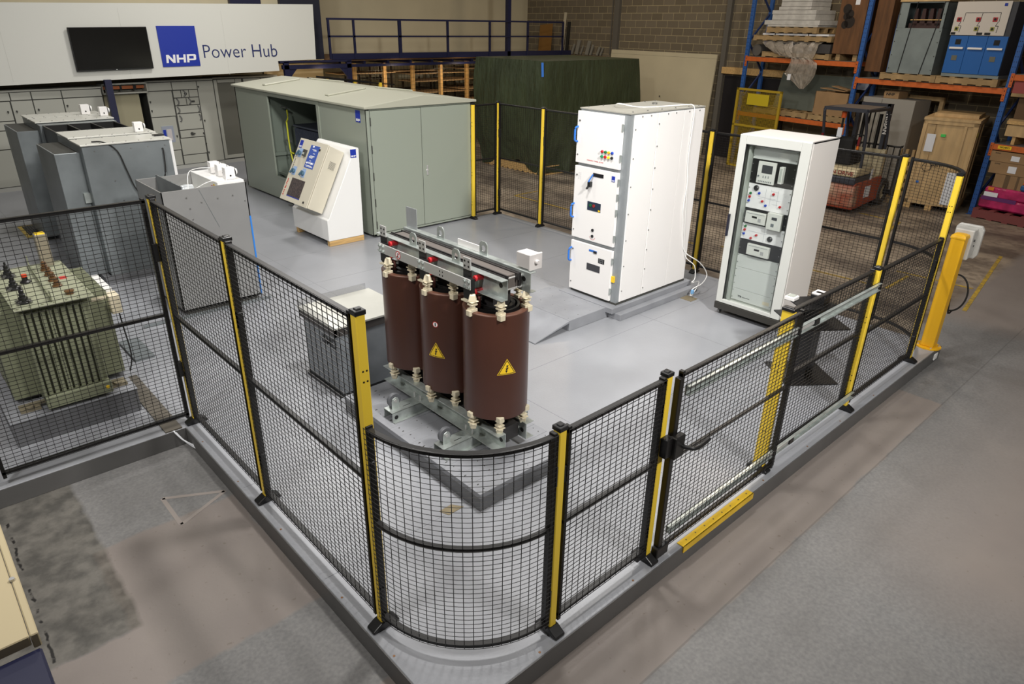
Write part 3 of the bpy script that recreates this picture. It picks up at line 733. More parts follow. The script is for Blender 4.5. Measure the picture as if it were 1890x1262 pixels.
# lifting lugs with round holes
for x, ys in ((1.445, (2.296, 1.775)), (1.71, (2.306, 1.79))):
    for y in ys:
        a_ = MB(); O_ = [(-.044, 1.545), (.044, 1.545), (.044, 1.628), (.026, 1.652), (-.026, 1.652), (-.044, 1.628)]; outl = []
        for i in range(24):
            an = 2*PI*(i+.5)/24; dx_, dz_ = math.cos(an), math.sin(an); best = 9
            for k in range(6):
                (ax_, az_), (bx_, bz_) = O_[k], O_[(k+1) % 6]; az2, bz2 = az_-1.60, bz_-1.60
                ex, ez = bx_-ax_, bz2-az2; den = dx_*ez-dz_*ex
                if abs(den) < 1e-9: continue
                tt = (ax_*ez-az2*ex)/den; uu = (ax_*dz_-az2*dx_)/den
                if tt > 0 and -1e-6 <= uu <= 1+1e-6: best = min(best, tt)
            outl.append((best*dx_, best*dz_))
        vs_ = [(x+s_*.004, y+p_[0], 1.60+p_[1]) for s_ in (-1, 1) for p_ in outl+[(.023*math.cos(2*PI*(i+.5)/24), .023*math.sin(2*PI*(i+.5)/24)) for i in range(24)]]
        f_ = []
        for i in range(24):
            j = (i+1) % 24; f_ += [(i, j, 24+j, 24+i), (48+i, 72+i, 72+j, 48+j), (i, 48+i, 48+j, j), (24+i, 24+j, 72+j, 72+i)]
        a_.add(vs_, f_).build('lifting_lug', M_ZINC, tr)
B(1.708, 1.712, 2.62, 2.77, 1.556, 1.725).build('upright_plate', M_GALV, tr, bevel=.002)
B(1.715, 1.722, 1.85, 2.10, 1.556, 1.605).build('rating_plate', M_WHITE, tr)
o = B(1.70, 1.80, 1.30, 1.43, 1.565, 1.67).build('junction_box', mat('alloy_grey', (200, 196, 194), .4), tr, bevel=.006, bseg=2)
MB().box(1.69, 1.81, 1.285, 1.30, 1.56, 1.675).cyl((1.75, 1.285, 1.62), (1.75, 1.262, 1.62), .016, 12).build('box_lid', mat('alloy_grey', (200, 196, 194), .4), o, bevel=.004)
# tie rods
q = MB()
for y in (1.33,):
    for z in (1.52, 1.44, .3, .34): q.cyl((1.47, y+.03, z), (1.70, y+.03, z), .006, 8); q.cyl((1.66, y+.03, z), (1.70, y+.03, z), .011, 6)
q.build('tie_rods', M_STEEL, tr)
# roller channels and rollers
for yc in (2.30, 1.62):
    q = MB(); q.box(1.13, 1.98, yc-.065, yc-.059, .151, .235); q.box(1.13, 1.98, yc+.059, yc+.065, .151, .235); q.box(1.13, 1.98, yc-.065, yc+.065, .229, .235)
    q.box(1.13, 1.98, yc-.09, yc-.06, .151, .157)
    o = q.build('roller_channel', M_ZINC, tr, bevel=.002)
    MB().cyl((1.165, yc-.0655, .19), (1.165, yc-.0665, .19), .018, 16).box(1.26, 1.33, yc-.02, yc-.014, .235, .2358).build('channel_openings', M_BLK, o)
    q = MB(); q.prism([(1.165, .235), (1.235, .235), (1.235, .30), (1.225, .325), (1.2, .335), (1.175, .325), (1.165, .30)], yc-.008, yc-.003, 'y'); q.prism([(1.165, .235), (1.235, .235), (1.235, .30), (1.225, .325), (1.2, .335), (1.175, .325), (1.165, .30)], yc+.033, yc+.038, 'y')
    q.build('roller_bracket', M_ZINC, tr, bevel=.001)
    MB().lathe((1.2, yc+.015, .305), [(0, -.015), (.055, -.015), (.06, -.01), (.06, .01), (.055, .015), (0, .015)], 32, axis='y').build('roller_wheel', mat('grey_nylon', (92, 94, 98), .5), tr, smooth=True)
    MB().cyl((1.2, yc-.015, .305), (1.2, yc+.045, .305), .014, 10).build('roller_axle', M_STEEL, tr)
q = MB()
for yc in (2.30, 1.62):
    for dy in (-.04, .04): q.cyl((1.42, yc+dy, .235), (1.42, yc+dy, .285), .008, 6)
q.build('mounting_bolts', M_STEEL, tr)

# ================================================================== metering cabinet behind (table height)
t = thing('low_metal_cabinet', 'low grey sheet metal cabinet behind the nearest yellow post', 'cabinet', (1.5, 3.42, 0))
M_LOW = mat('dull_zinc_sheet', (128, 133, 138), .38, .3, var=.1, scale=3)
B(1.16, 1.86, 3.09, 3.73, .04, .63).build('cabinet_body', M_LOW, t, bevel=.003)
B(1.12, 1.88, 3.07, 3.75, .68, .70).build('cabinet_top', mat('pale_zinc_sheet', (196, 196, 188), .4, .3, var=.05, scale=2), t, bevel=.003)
MB().box(1.13, 1.88, 3.08, 3.10, .61, .68).box(1.13, 1.15, 3.08, 3.74, .61, .68).box(1.13, 1.88, 3.72, 3.74, .61, .68).build('top_frame_channel', mat('dark_bronze_channel', (70, 66, 64), .5, .3), t)
B(1.14, 1.88, 3.10, 3.74, .001, .04).build('cabinet_plinth', M_BLKP, t)
text('side_lettering', 'iSMD', .12, M_TXTK, t, FNX(1.157, 3.26, .50), sx=1.0, offset=.001)
gl = clear_glass('clear_acrylic', (240, 240, 240), .12)
B(1.12, 1.126, 3.2, 3.74, .70, .76).build('acrylic_edge', gl, t); B(1.12, 1.84, 3.742, 3.748, .70, .76).build('acrylic_edge', gl, t)

# ================================================================== white switchgear on plinth
t = thing('switchgear_plinth', 'grey two-step plinth with landing under the white switchgear', 'plinth', (5.2, 3.1, 0))
B(4.46, 6.0, 2.62, 3.60, .001, .075).build('lower_step', M_BOX, t, bevel=.003)
B(4.40, 5.96, 2.70, 3.55, .075, .14).build('upper_step', M_BOX, t, bevel=.003)
B(3.80, 4.455, 2.80, 3.72, .001, .13).build('landing', M_BOX, t, bevel=.003)
s_ = MB()
for i in range(5):
    for x in (3.84, 4.0, 4.2, 4.36, 4.43): s_.cyl((x, 2.86+i*.2, .13), (x, 2.86+i*.2, .1306), .005, 6)
s_.build('screw_heads', M_GAP, t)
t = MB().prism([(3.27, .001), (3.27, .012), (3.797, .128), (3.797, .10)], 2.80, 3.72, 'y').build('loading_ramp', M_BOX, None, bevel=.002); tag(t, 'grey loading ramp leading up to the white switchgear', 'ramp')
sw = thing('switchgear_cabinet', 'tall white three-door medium voltage switchgear cabinet with blue handles', 'switchgear cabinet', (5.15, 3.1, .14))
M_SWF = mat('switchgear_frame_grey', (150, 155, 158), .45, .3)
Z0, Z1 = .14, 2.255
B(4.525, 5.86, 2.76, 3.455, Z0+.02, Z1).build('cabinet_body', M_SWF, sw)
B(4.52, 5.87, 2.75, 3.465, Z0, Z0+.022).build('base_channel', M_GAP, sw)
B(4.515, 5.87, 2.75, 3.465, Z1, Z1+.012).build('roof_plate', mat('roof_zinc_grey', (176, 174, 164), .4, .2), sw)
rs = MB()
for x in (4.6, 4.85, 5.1, 5.35, 5.6, 5.8):
    for y in (2.8, 3.42): rs.cyl((x, y, Z1+.012), (x, y, Z1+.022), .008, 8)
rs.cyl((5.5, 3.2, Z1+.012), (5.5, 3.2, Z1+.03), .03, 16)
rs.build('roof_bolts', M_STAIN, sw)
sp_ = MB(); sp_.box(4.575, 4.98, 2.748, 2.76, Z0+.03, Z1-.01); sp_.box(4.985, 5.46, 2.746, 2.76, Z0+.03, Z1-.01); sp_.box(5.465, 5.86, 2.748, 2.76, Z0+.03, Z1-.01)
sp_.build('side_panels', M_WHITE, sw, bevel=.003)
ss = MB()
for i in range(9): ss.cyl((5.0, 2.747, .25+i*.235), (5.0, 2.741, .25+i*.235), .009, 8)
for i in range(7): ss.cyl((4.60, 2.749, .3+i*.3), (4.60, 2.742, .3+i*.3), .008, 8)
for x in (4.7, 4.85, 5.15, 5.3, 5.55, 5.75): ss.cyl((x, 2.749, Z1-.03), (x, 2.742, Z1-.03), .008, 8)
ss.build('panel_screws', M_STAIN, sw)
doors = [(1.68, 2.235), (.82, 1.645), (.175, .775)]
dts = []
for i, (a, b_) in enumerate(doors):
    d = B(4.488, 4.523, 2.835, 3.47, a, b_).build('cabinet_door', M_WHITE, sw, bevel=.005, bseg=2); dts.append(d)
    hz_ = (a+b_)/2 + (.03, -.10, .13)[i]
    h = MB(); yh = 3.455
    h.tube([(4.488, yh, hz_-.08), (4.445, yh+.0, hz_-.065), (4.44, yh, hz_), (4.445, yh, hz_+.065), (4.488, yh, hz_+.08)], .011, 8)
    h.build('door_handle', M_BLUEP, d, smooth=True)
    k = MB()
    for z in ((a+.12, b_-.12) if i != 1 else (a+.1, (a+b_)/2-.02, (a+b_)/2+.15, b_-.1)):
        k.box(4.484, 4.505, 2.822, 2.838, z-.035, z+.035); k.cyl((4.49, 2.829, z-.04), (4.49, 2.829, z+.04), .009, 8)
    k.build('door_hinges', M_ZINC, d)
    MB().cyl((4.488, 3.43, b_-.1), (4.480, 3.43, b_-.1), .01, 10).cyl((4.488, 3.44, a+.09), (4.482, 3.44, a+.09), .008, 8).build('door_locks', M_STAIN, d)
# top door push buttons
cols = [(180, 30, 34), (28, 110, 56), (232, 176, 26), (30, 66, 170), (40, 140, 90), (196, 34, 30), (236, 220, 40), (26, 26, 28)]
for i, c_ in enumerate(cols):
    y = 3.08-.047*(i % 4); z = 1.845-.052*(i//4)
    q = MB(); q.lathe((4.488, y, z), [(0, -.022), (.012, -.022), (.0155, -.014), (.0155, 0)], 14, axis='x'); q.build('push_button', mat('button_%d_%d' % (c_[0], c_[1]), c_, .3), dts[0], smooth=True)
MB().box(4.4872, 4.488, 2.91, 3.11, 1.77, 1.87).build('button_label_plate', M_TXTW, dts[0])
text('red_caption', 'WARNING  PANEL  IS LIVE', .017, M_TXTR, dts[0], FNX(4.4875, 3.18, 1.725), sx=1.2)
# middle door
logo(dts[1], FNX(4.487, 2.90, 1.575), .045, .06)
MB().box(4.482, 4.488, 3.04, 3.19, 1.56, 1.60).build('lever_slot', M_BLKP, dts[1], bevel=.002)
MB().bar((4.47, 3.18, 1.585), (4.44, 3.215, 1.50), .022, .014).build('blue_lever', M_BLUEP, dts[1], bevel=.003)
MB().box(4.445, 4.488, 3.195, 3.235, 1.445, 1.50).cyl((4.45, 3.22, 1.45), (4.43, 3.23, 1.42), .012, 10).build('lever_lock', M_BLKP, dts[1], bevel=.003)
MB().box(4.484, 4.488, 3.05, 3.25, 1.175, 1.275).build('window_panel', M_DGLASS, dts[1], bevel=.002)
MB().cyl((4.484, 3.20, 1.235), (4.478, 3.20, 1.235), .018, 14).build('green_indicator', mat('ind_green', (24, 92, 54), .3), dts[1]); MB().cyl((4.484, 3.15, 1.235), (4.478, 3.15, 1.235), .018, 14).build('red_indicator', mat('ind_red', (140, 40, 34), .3), dts[1])
MB().box(4.483, 4.484, 3.055, 3.085, 1.18, 1.2).build('yellow_tag', M_WY, dts[1])
MB().cyl((4.488, 3.145, .955), (4.478, 3.145, .955), .017, 14).cyl((4.488, 3.145, .885), (4.478, 3.145, .885), .017, 14).build('key_switch', M_BLKP, dts[1])
q = MB()
for k in range(10): a = deg(200+k*16); q.cyl((4.4875, 3.145+.042*math.cos(a), .885+.042*math.sin(a)), (4.487, 3.145+.042*math.cos(a), .885+.042*math.sin(a)), .004, 6)
q.build('dial_marks', M_TXTR, dts[1])
q = MB()
for r_ in range(7):
    q.box(4.4872, 4.488, 3.37, 3.385, 1.50+r_*.012, 1.504+r_*.012); q.box(4.4872, 4.488, 3.395, 3.41, 1.50+r_*.012, 1.504+r_*.012)
q.build('small_print', mat('pale_print', (190, 188, 190), .6), dts[1])
# bottom door
MB().box(4.484, 4.488, 3.06, 3.18, .70, .725).build('blue_latch', M_BLUEP, dts[2], bevel=.002); MB().box(4.480, 4.488, 3.06, 3.11, .69, .72).build('latch_lock', M_BLKP, dts[2], bevel=.003)
MB().box(4.484, 4.488, 2.94, 3.03, .595, .65).build('socket_panel', M_BLKP, dts[2])
q = MB()
for i in range(6): q.cyl((4.484, 2.96+(i % 3)*.026, .61+(i//3)*.024), (4.482, 2.96+(i % 3)*.026, .61+(i//3)*.024), .008, 8)
q.build('round_sockets', mat('socket_grey', (120, 122, 124), .4), dts[2])
MB().box(4.484, 4.488, 3.0, 3.20, .475, .555).build('dark_viewing_window', mat('charcoal', (60, 60, 64), .3), dts[2])
MB().box(4.50, 4.5235, 2.795, 2.832, .41, .48).build('yellow_hinge_label', M_WY, sw)
# white cables
tag(MB().tube([(4.9, 3.3, Z1+.02), (4.8, 3.15, Z1+.06), (5.0, 3.05, Z1+.022), (5.3, 2.95, Z1+.02), (5.6, 2.85, Z1+.03), (5.62, 2.75, Z1+.025), (5.63, 2.737, Z1-.1), (5.62, 2.738, 1.7), (5.66, 2.738, 1.4), (5.64, 2.738, 1.1), (5.70, 2.738, .8), (5.78, 2.735, .55), (5.95, 2.60, .4), (6.02, 2.52, .25), (5.9, 2.50, .16), (5.78, 2.55, .1), (5.75, 2.55, .02)], .0065, 8).build('white_cable', M_WHITE2, None, smooth=True), 'white cable running over top of the white switchgear to the floor plate', 'cable')
tag(MB().tube([(5.66, 2.738, 1.5), (5.72, 2.738, .9), (5.80, 2.735, .5), (5.9, 2.64, .36), (5.85, 2.58, .22), (5.82, 2.60, .165), (5.95, 2.58, .155), (5.85, 2.53, .12), (5.76, 2.54, .02)], .0055, 8).build('white_cable', M_WHITE2, None, smooth=True), 'short white cable looping at the foot of the white switchgear', 'cable')
tag(MB().box(5.735, 5.775, 2.515, 2.545, .05, .10).build('blue_plug', mat('sky_blue_plastic', (110, 160, 205), .4), None, bevel=.004), 'light blue plug above metal floor plate', 'plug')

# ================================================================== relay rack cabinet
rk = thing('relay_rack', 'tall light grey relay rack cabinet with glass door on castors', 'relay cabinet', (5.82, 1.66, 0))
X0, X1, Y0, Y1, ZB, ZT = 5.53, 6.14, 1.265, 2.07, .15, 2.065
fr = MB(); fr.box(X0+.03, X1, Y0, Y0+.02, ZB, ZT); fr.box(X0+.03, X1, Y1-.02, Y1, ZB, ZT); fr.box(X1-.02, X1, Y0+.02, Y1-.02, ZB, ZT); fr.box(X0+.03, X1, Y0, Y1, ZT-.02, ZT); fr.box(X0+.03, X1, Y0, Y1, ZB, ZB+.02)
fr.build('cabinet_shell', mat('rack_side_white', (226, 222, 218), .35), rk, bevel=.003)
d = MB(); d.box(X0, X0+.028, Y0+.005, Y0+.11, ZB+.005, ZT-.005); d.box(X0, X0+.028, Y1-.085, Y1-.005, ZB+.005, ZT-.005); d.box(X0, X0+.028, Y0+.11, Y1-.085, ZT-.1, ZT-.005); d.box(X0, X0+.028, Y0+.11, Y1-.085, ZB+.005, ZB+.05)
dr = d.build('rack_door', M_RAL, rk, bevel=.004)
g2 = clear_glass('door_glass', (248, 250, 250), .05)
B(X0+.012, X0+.016, Y0+.11, Y1-.085, ZB+.05, ZT-.1).build('glass_pane', g2, dr)
gs = MB()
for a in ((X0+.004, X0+.028, Y0+.108, Y0+.114, ZB+.05, ZT-.1), (X0+.004, X0+.028, Y1-.091, Y1-.083, ZB+.05, ZT-.1), (X0+.004, X0+.028, Y0+.11, Y1-.085, ZT-.106, ZT-.098)): gs.box(*a)
gs.build('glass_gasket', M_BLKP, dr)
MB().box(X0-.03, X0, Y1-.035, Y1-.012, .95, 1.2).build('door_handle', mat('dark_navy_plastic', (32, 32, 48), .35), dr, bevel=.006, bseg=2)
XI = 5.64
bk_ = MB(); bk_.box(XI+.01, XI+.03, Y0+.02, Y1-.02, ZB+.02, ZT-.02); bk_.build('inner_frame', M_RALD, rk)
sl = MB(); sl.box(X0+.05, XI+.01, 1.945, 1.965, ZB+.03, ZT-.03); sl.build('side_rail', M_RALD, rk)
def rp(name, m, z0, z1, dx=0): return B(XI-.004-dx, XI+.01, 1.435, 1.935, z0, z1).build(name, m, rk, bevel=.0015)
rp('blank_panel', M_RAL, 1.815, 1.96); p1_ = rp('black_relay_panel', M_BLKP, 1.555, 1.81); w1 = rp('white_control_panel', M_WHITE, 1.285, 1.552, .001)
rp('black_relay_panel', M_BLKP, 1.112, 1.282); w2_ = rp('white_control_panel', M_WHITE, .932, 1.108, .001); rp('black_relay_panel', M_BLKP, .752, .928)
rp('blank_panel', M_RAL, .60, .748); rp('blank_panel', M_RAL, .34, .597); bp_ = rp('blank_panel', M_RAL, .20, .337)
q = MB()
for z in [.23+i*.085 for i in range(21)]:
    for y in (1.447, 1.922): q.cyl((XI-.006, y, z), (XI-.010, y, z), .0055, 8)
q.build('panel_screws', M_STAIN, rk)
XF = XI-.006
def device(y0, y1, z0, z1, dep=.03, m=None, name='protection_relay'):
    return B(XF-dep, XF, y0, y1, z0, z1).build(name, m or mat('relay_beige', (214, 214, 206), .4), rk, bevel=.004, bseg=2)
dv = device(1.645, 1.85, 1.57, 1.80, .02); e = XF-.02
MB().box(e-.002, e, 1.68, 1.80, 1.68, 1.765).build('relay_screen', mat('lcd_dark', (66, 68, 70), .2), dv)
q = MB()
for i in range(8): q.box(e-.002, e, 1.675+i*.02, 1.685+i*.02, 1.585, 1.60)
for i in range(3): q.box(e-.002, e, 1.71+i*.03, 1.718+i*.03, 1.63, 1.655)
q.cyl((e, 1.83, 1.645), (e-.008, 1.83, 1.645), .01, 10); q.build('relay_keys', mat('key_grey', (110, 116, 118), .5), dv)
dv = device(1.545, 1.59, 1.60, 1.775, .05, name='slim_module'); MB().box(XF-.052, XF-.05, 1.555, 1.58, 1.62, 1.76).build('module_face', M_RALD, dv)
def btn(y, z, c_, r_=.0135, par=None):
    MB().lathe((XI-.005, y, z), [(0, -.018), (r_*.8, -.018), (r_, -.012), (r_, 0)], 12, axis='x').build('panel_button', mat('button_%d_%d' % (c_[0], c_[1]), c_, .3), par or rk, smooth=True)
RD, BU, GN = (180, 30, 34), (30, 66, 170), (28, 110, 56)
for y, z, c_ in ((1.895, 1.445, GN), (1.9, 1.405, RD), (1.905, 1.362, BU), (1.795, 1.46, BU), (1.63, 1.475, RD), (1.745, 1.38, RD), (1.70, 1.34, BU), (1.535, 1.355, RD)): btn(y, z, c_, par=w1)
for y, z, c_ in ((1.893, 1.075, GN), (1.897, 1.035, RD), (1.9, .99, BU), (1.748, 1.0, RD), (1.807, .955, RD)): btn(y, z, c_, par=w2_)
MB().lathe((XI-.005, 1.838, 1.51), [(0, -.022), (.018, -.022), (.03, -.01), (.03, 0)], 20, axis='x').build('rotary_switch', M_BLKP, w1, smooth=True)
MB().lathe((XI-.005, 1.585, .99), [(0, -.022), (.018, -.022), (.03, -.01), (.03, 0)], 20, axis='x').build('rotary_switch', M_BLKP, w2_, smooth=True)
q = MB()
for y, z, wd_ in ((1.62, 1.50, .09), (1.7, 1.42, .2), (1.62, 1.41, .15), (1.78, 1.40, .05), (1.6, 1.365, .06)): q.box(XI-.0058, XI-.005, y-wd_/2, y+wd_/2, z, z+.0025)
for y in (1.72, 1.66, 1.58): q.box(XI-.0058, XI-.005, y, y+.002, 1.34, 1.52)
q.build('mimic_lines', mat('grey_print', (150, 152, 160), .6), w1)
q = MB(); q.box(XI-.0058, XI-.005, 1.62, 1.85, 1.03, 1.0325); q.box(XI-.0058, XI-.005, 1.66, 1.662, .94, 1.1); q.build('mimic_lines', mat('grey_print', (150, 152, 160), .6), w2_)
for (y0, y1, z0, z1) in ((1.655, 1.90, 1.13, 1.255), (1.555, 1.82, .775, .90)):
    dv = device(y0, y1, z0, z1, .035); e = XF-.035; w_ = y1-y0
    MB().box(e-.002, e, y0+w_*.42, y0+w_*.66, z0+.06, z0+.08).build('relay_screen', M_SCREEN, dv)
    MB().box(e-.002, e, y0+w_*.22, y0+w_*.36, z0+.025, z0+.065).build('keypad', mat('key_grey2', (168, 168, 166), .5), dv)
    MB().box(e-.001, e, y0+.02, y1-.02, z1-.022, z1-.018).build('face_groove', mat('key_grey', (110, 116, 118), .5), dv)
dv = device(1.47, 1.635, 1.105, 1.285, .05); e = XF-.05
MB().box(e-.002, e, 1.52, 1.58, 1.215, 1.245).build('relay_screen', mat('lcd_dark', (66, 68, 70), .2), dv); MB().box(e-.002, e, 1.545, 1.58, 1.14, 1.175).build('keypad', mat('key_grey', (110, 116, 118), .5), dv)
text('rack_maker_mark', 'TTE', .028, M_TXTK, bp_, FNX(XI-.0055, 1.83, .25), offset=.0008); text('small_caption', 'Systems Pty Ltd', .014, M_TXTK, bp_, FNX(XI-.0055, 1.75, .25))
MB().box(XI-.0058, XI-.005, 1.46, 1.54, .235, .275).build('cream_label', M_CREAM, bp_)
B(X0-.005, X1+.005, Y0-.005, Y1+.005, .07, .15).build('rack_plinth', mat('dark_plinth', (52, 50, 46), .5), rk, bevel=.003)
q = MB()
for x in (X0+.06, X1-.06):
    for y in (Y0+.06, Y1-.04):
        o = MB().lathe((x, y, .032), [(0, -.012), (.03, -.012), (.03, .012), (0, .012)], 16, axis='y').box(x-.02, x+.02, y-.02, y+.02, .055, .07).build('castor', M_STAIN, rk)

# ================================================================== black tiered display stand
ds = thing('display_stand', 'black tiered display stand with small white devices behind the fence', 'display stand', (4.8, .62, 0))
def star(c, R_, z, n=4, rot=deg(42), th=.012):
    return MB().prism([(c[0]+R_*math.cos(rot+2*PI*i/n), c[1]+R_*math.sin(rot+2*PI*i/n)) for i in range(n)], z, z+th, 'z')
star((4.80, .62), .36, .001, rot=deg(98)).build('base_plate', M_BLK, ds); star((4.82, .63), .36, .56, rot=deg(98)).build('middle_shelf', M_BLK, ds); star((4.87, .68), .24, .70, rot=deg(100)).build('top_shelf', M_BLK, ds)
B(4.72, 4.88, .54, .70, .013, .56).build('column', mat('stand_black', (34, 33, 34), .4), ds); B(4.76, 4.95, .55, .74, .572, .70).build('upper_column', mat('stand_black', (34, 33, 34), .4), ds)
for nm_, a, lab in (('meter_module', (4.86, 4.99, .56, .70, .712, .80), 'black meter module with white face on top shelf of display stand'), ):
    t = thing('meter_module', lab, 'meter', ((a[0]+a[1])/2, (a[2]+a[3])/2, a[4])); B(*a).build('module_case', M_BLKP, t, bevel=.004); B(a[0]+.004, a[1]-.004, a[2]+.004, a[3]-.004, a[5], a[5]+.018).build('module_face', M_WHITE, t, bevel=.003); B(a[0]+.03, a[1]-.06, a[2]+.05, a[3]-.03, a[5]+.018, a[5]+.0195).build('module_screen', M_SCREEN, t)
t = thing('relay_module', 'white relay module lying on left corner of display stand', 'relay', (4.80, .86, .712)); B(4.75, 4.86, .80, .90, .712, .75).build('module_case', M_WHITE, t, bevel=.006); B(4.77, 4.84, .82, .88, .75, .757).build('module_clip', M_RALD, t)
# ================================================================== sloping control desk
pd = thing('demonstration_desk', 'white sloping desk on timber bearers carrying a beige control box', 'desk', (3.63, 7.86, 0))
prof = [(3.33, .085), (3.33, .40), (3.36, .42), (3.86, 1.37), (3.885, 1.40), (3.935, 1.40), (3.945, 1.38), (3.92, .085)]
MB().prism(prof, 7.29, 8.42, 'y').build('desk_body', M_WHITE2, pd, bevel=.006)
B(3.34, 3.93, 7.30, 7.37, .001, .085).build('timber_bearer', M_WOOD, pd, bevel=.003); B(3.34, 3.93, 8.31, 8.38, .001, .085).build('timber_bearer', M_WOOD, pd, bevel=.003)
logo(pd, FNY(3.845, 7.289, 1.325), .095, .12)
# control box: local frame on slope
dS = Vector((.53, 0, .99)).normalized(); nS = Vector((-dS.z, 0, dS.x)); PS = Matrix((Vector((0, -1, 0)), dS, nS)).transposed().to_4x4(); PS.translation = Vector((3.33, 0, .41))
# local: x = -y world, y = along slope, z = out
M_BXB = mat('box_beige', (204, 198, 180), .42)
Mi = wmat(pd).inverted() @ PS
cb_ = MB().box(-8.33, -7.47, .055, 1.02, .01, .262).xf(Mi).build('control_box', M_BXB, pd, world=False, bevel=.006)
MB().box(-8.345, -7.48, .05, 1.03, .265, .28).xf(Mi).build('box_door', M_BXB, cb_, world=False, bevel=.004)
def slab(name, m, a, par=None): return MB().box(*a).xf(Mi).build(name, m, par or pd, world=False, bevel=0)
ZF = .2805
slab('blue_caption_panel', mat('caption_blue', (60, 88, 170), .5), (-7.955, -7.685, .615, .965, ZF, ZF+.002), cb_)
q = MB()
for i, (yy, ww) in enumerate(((.90, .12), (.885, .1), (.84, .06), (.80, .13), (.785, .13), (.77, .1), (.725, .05), (.70, .17), (.685, .15), (.635, .2), (.65, .2))): q.box(-7.82-ww/2+.03*math.sin(i), -7.82+ww/2+.03*math.sin(i), yy, yy+.009, ZF+.002, ZF+.003)
for x, y in ((-7.86, .945), (-7.9, .66+.03), (-7.76, .66+.03)): q.cyl((x, y, ZF+.002), (x, y, ZF+.014), .014, 12)
q.xf(Mi).build('caption_lines', M_TXTW, cb_, world=False)
for x, y in ((-8.2, .80), (-8.19, .515), (-7.90, .52)):
    o = slab('switch_plate', mat('pale_blue_plate', (150, 176, 214), .5), (x-.055, x+.05, y-.06, y+.075, ZF, ZF+.002), cb_)
    MB().lathe((x, y, ZF), [(.034, 0), (.034, .03), (.028, .036), (0, .036)], 20).bar((x-.03, y-.045, ZF+.045), (x+.022, y+.035, ZF+.045), .026, .022).xf(Mi).build('rotary_handle', mat('slate_blue_handle', (74, 104, 124), .4), o, world=False, bevel=.003)
o = slab('timer_module', M_GAP, (-8.08, -8.01, .77, .87, ZF, ZF+.035), cb_); slab('module_face', M_RALD, (-8.07, -8.02, .79, .82, ZF+.035, ZF+.037), o)
o = slab('night_photo', mat('night_photo_dark', (16, 18, 30), .3, c2=(92, 78, 74), scale=40), (-8.17, -7.76, .135, .415, ZF, ZF+.0015), cb_); slab('blue_photo_border', M_BLUE, (-8.17, -7.76, .125, .137, ZF, ZF+.002), o)
slab('door_lock', M_BLKP, (-7.62, -7.59, .10, .13, ZF, ZF+.01), cb_); slab('door_lock', M_BLKP, (-7.68, -7.65, .905, .935, ZF, ZF+.01), cb_)
M_ = PS @ Matrix.Translation((-8.265, .94, ZF)); logo(cb_, M_, .09, .12)
text('red_lettering', 'ATS By-Pass', .055, M_TXTR, cb_, PS @ Matrix.Translation((-8.285, .25, ZF)) @ Matrix.Rotation(PI/2, 4, 'Z'), offset=.0012)
text('black_lettering', 'Double Link Tie', .045, M_TXTK, cb_, PS @ Matrix.Translation((-8.285, .63, ZF)) @ Matrix.Rotation(PI/2, 4, 'Z'))
q = MB(); q.box(-7.4685, -7.466, .70, .83, .07, .19)
q.xf(Mi).build('vent_louvre', M_BXB, cb_, world=False, bevel=0)
q = MB()
for i in range(8): q.box(-7.466, -7.464, .712+i*.0145, .717+i*.0145, .08, .18)
q.xf(Mi).build('vent_slots', M_GAP, cb_, world=False)

# ================================================================== green kiosk substation
ks = thing('kiosk_substation', 'large grey green kiosk substation with pitched roof and open side bay', 'kiosk', (5.1, 9.65, 0))
KX0, KX1, KY0, KY1, KZ = 4.10, 6.10, 7.27, 12.02, 1.93
bd = MB(); th = .03
bd.box(KX0, KX0+th, KY0+.02, 8.78, .04, KZ); bd.box(KX0, KX0+th, 10.62, KY1, .04, KZ); bd.box(KX0, KX0+th, 8.78, 10.62, 1.86, KZ)
bd.box(KX0, KX0+th, 8.78, 10.62, .04, .45); bd.box(KX1-th, KX1, KY0+.02, KY1, .04, KZ); bd.box(KX0, KX1, KY1-th, KY1, .04, KZ)
bd.build('kiosk_walls', M_KIOSK, ks)
MB().box(KX0-.012, KX0, 8.70, 8.78, .04, KZ).build('seam_strip', M_KIOSK, ks); B(KX0-.008, KX0, 8.78, 10.62, .43, .46).build('bay_sill', M_KIOSK, ks)
fr = MB(); fr.box(KX0, KX0+.05, KY0, KY0+.04, .03, KZ); fr.box(KX1-.05, KX1, KY0, KY0+.04, .03, KZ); fr.box(KX0, KX1, KY0, KY0+.04, .03, .06); fr.box(KX0, KX1, KY0, KY0+.04, 1.905, KZ);
fr.build('door_frame', M_KIOSK, ks, bevel=.003)
for a, b_ in ((4.155, 5.055), (5.065, 6.045)):
    d = B(a, b_, KY0-.012, KY0+.02, .07, 1.90).build('kiosk_door', M_KIOSK, ks, bevel=.004)
    if a > 5:
        MB().lathe((5.145, KY0-.012, .94), [(0, -.012), (.022, -.012), (.026, 0)], 14, axis='y').box(5.13, 5.16, KY0-.022, KY0-.012, .86, 1.02).build('door_handle', M_STEEL, d, bevel=.005)
    xx = a-.004 if a < 5 else b_-.002
    for z in (.2, .55, .95, 1.35, 1.75): B(xx, xx+.008, KY0-.016, KY0, z-.06, z+.06).build('door_hinge', M_GAP, d)
rf = MB(); rf.prism([(KX0-.05, KZ), (KX0-.05, KZ+.035), (5.1, KZ+.155), (KX1+.05, KZ+.035), (KX1+.05, KZ)], KY0-.04, KY1+.04, 'y')
fr = None
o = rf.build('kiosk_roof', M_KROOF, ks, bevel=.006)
for yy in (8.75, 11.1):
    for s in (-1, 1):
        q = MB(); a = (5.1+s*.12, KZ+.155-.12*.114+.012); b_ = (5.1+s*.82, KZ+.155-.82*.114+.012)
        q.bar((a[0], yy, a[1]), (b_[0], yy, b_[1]), .12, .03); q.build('roof_rib', M_KROOF, o, bevel=.01)
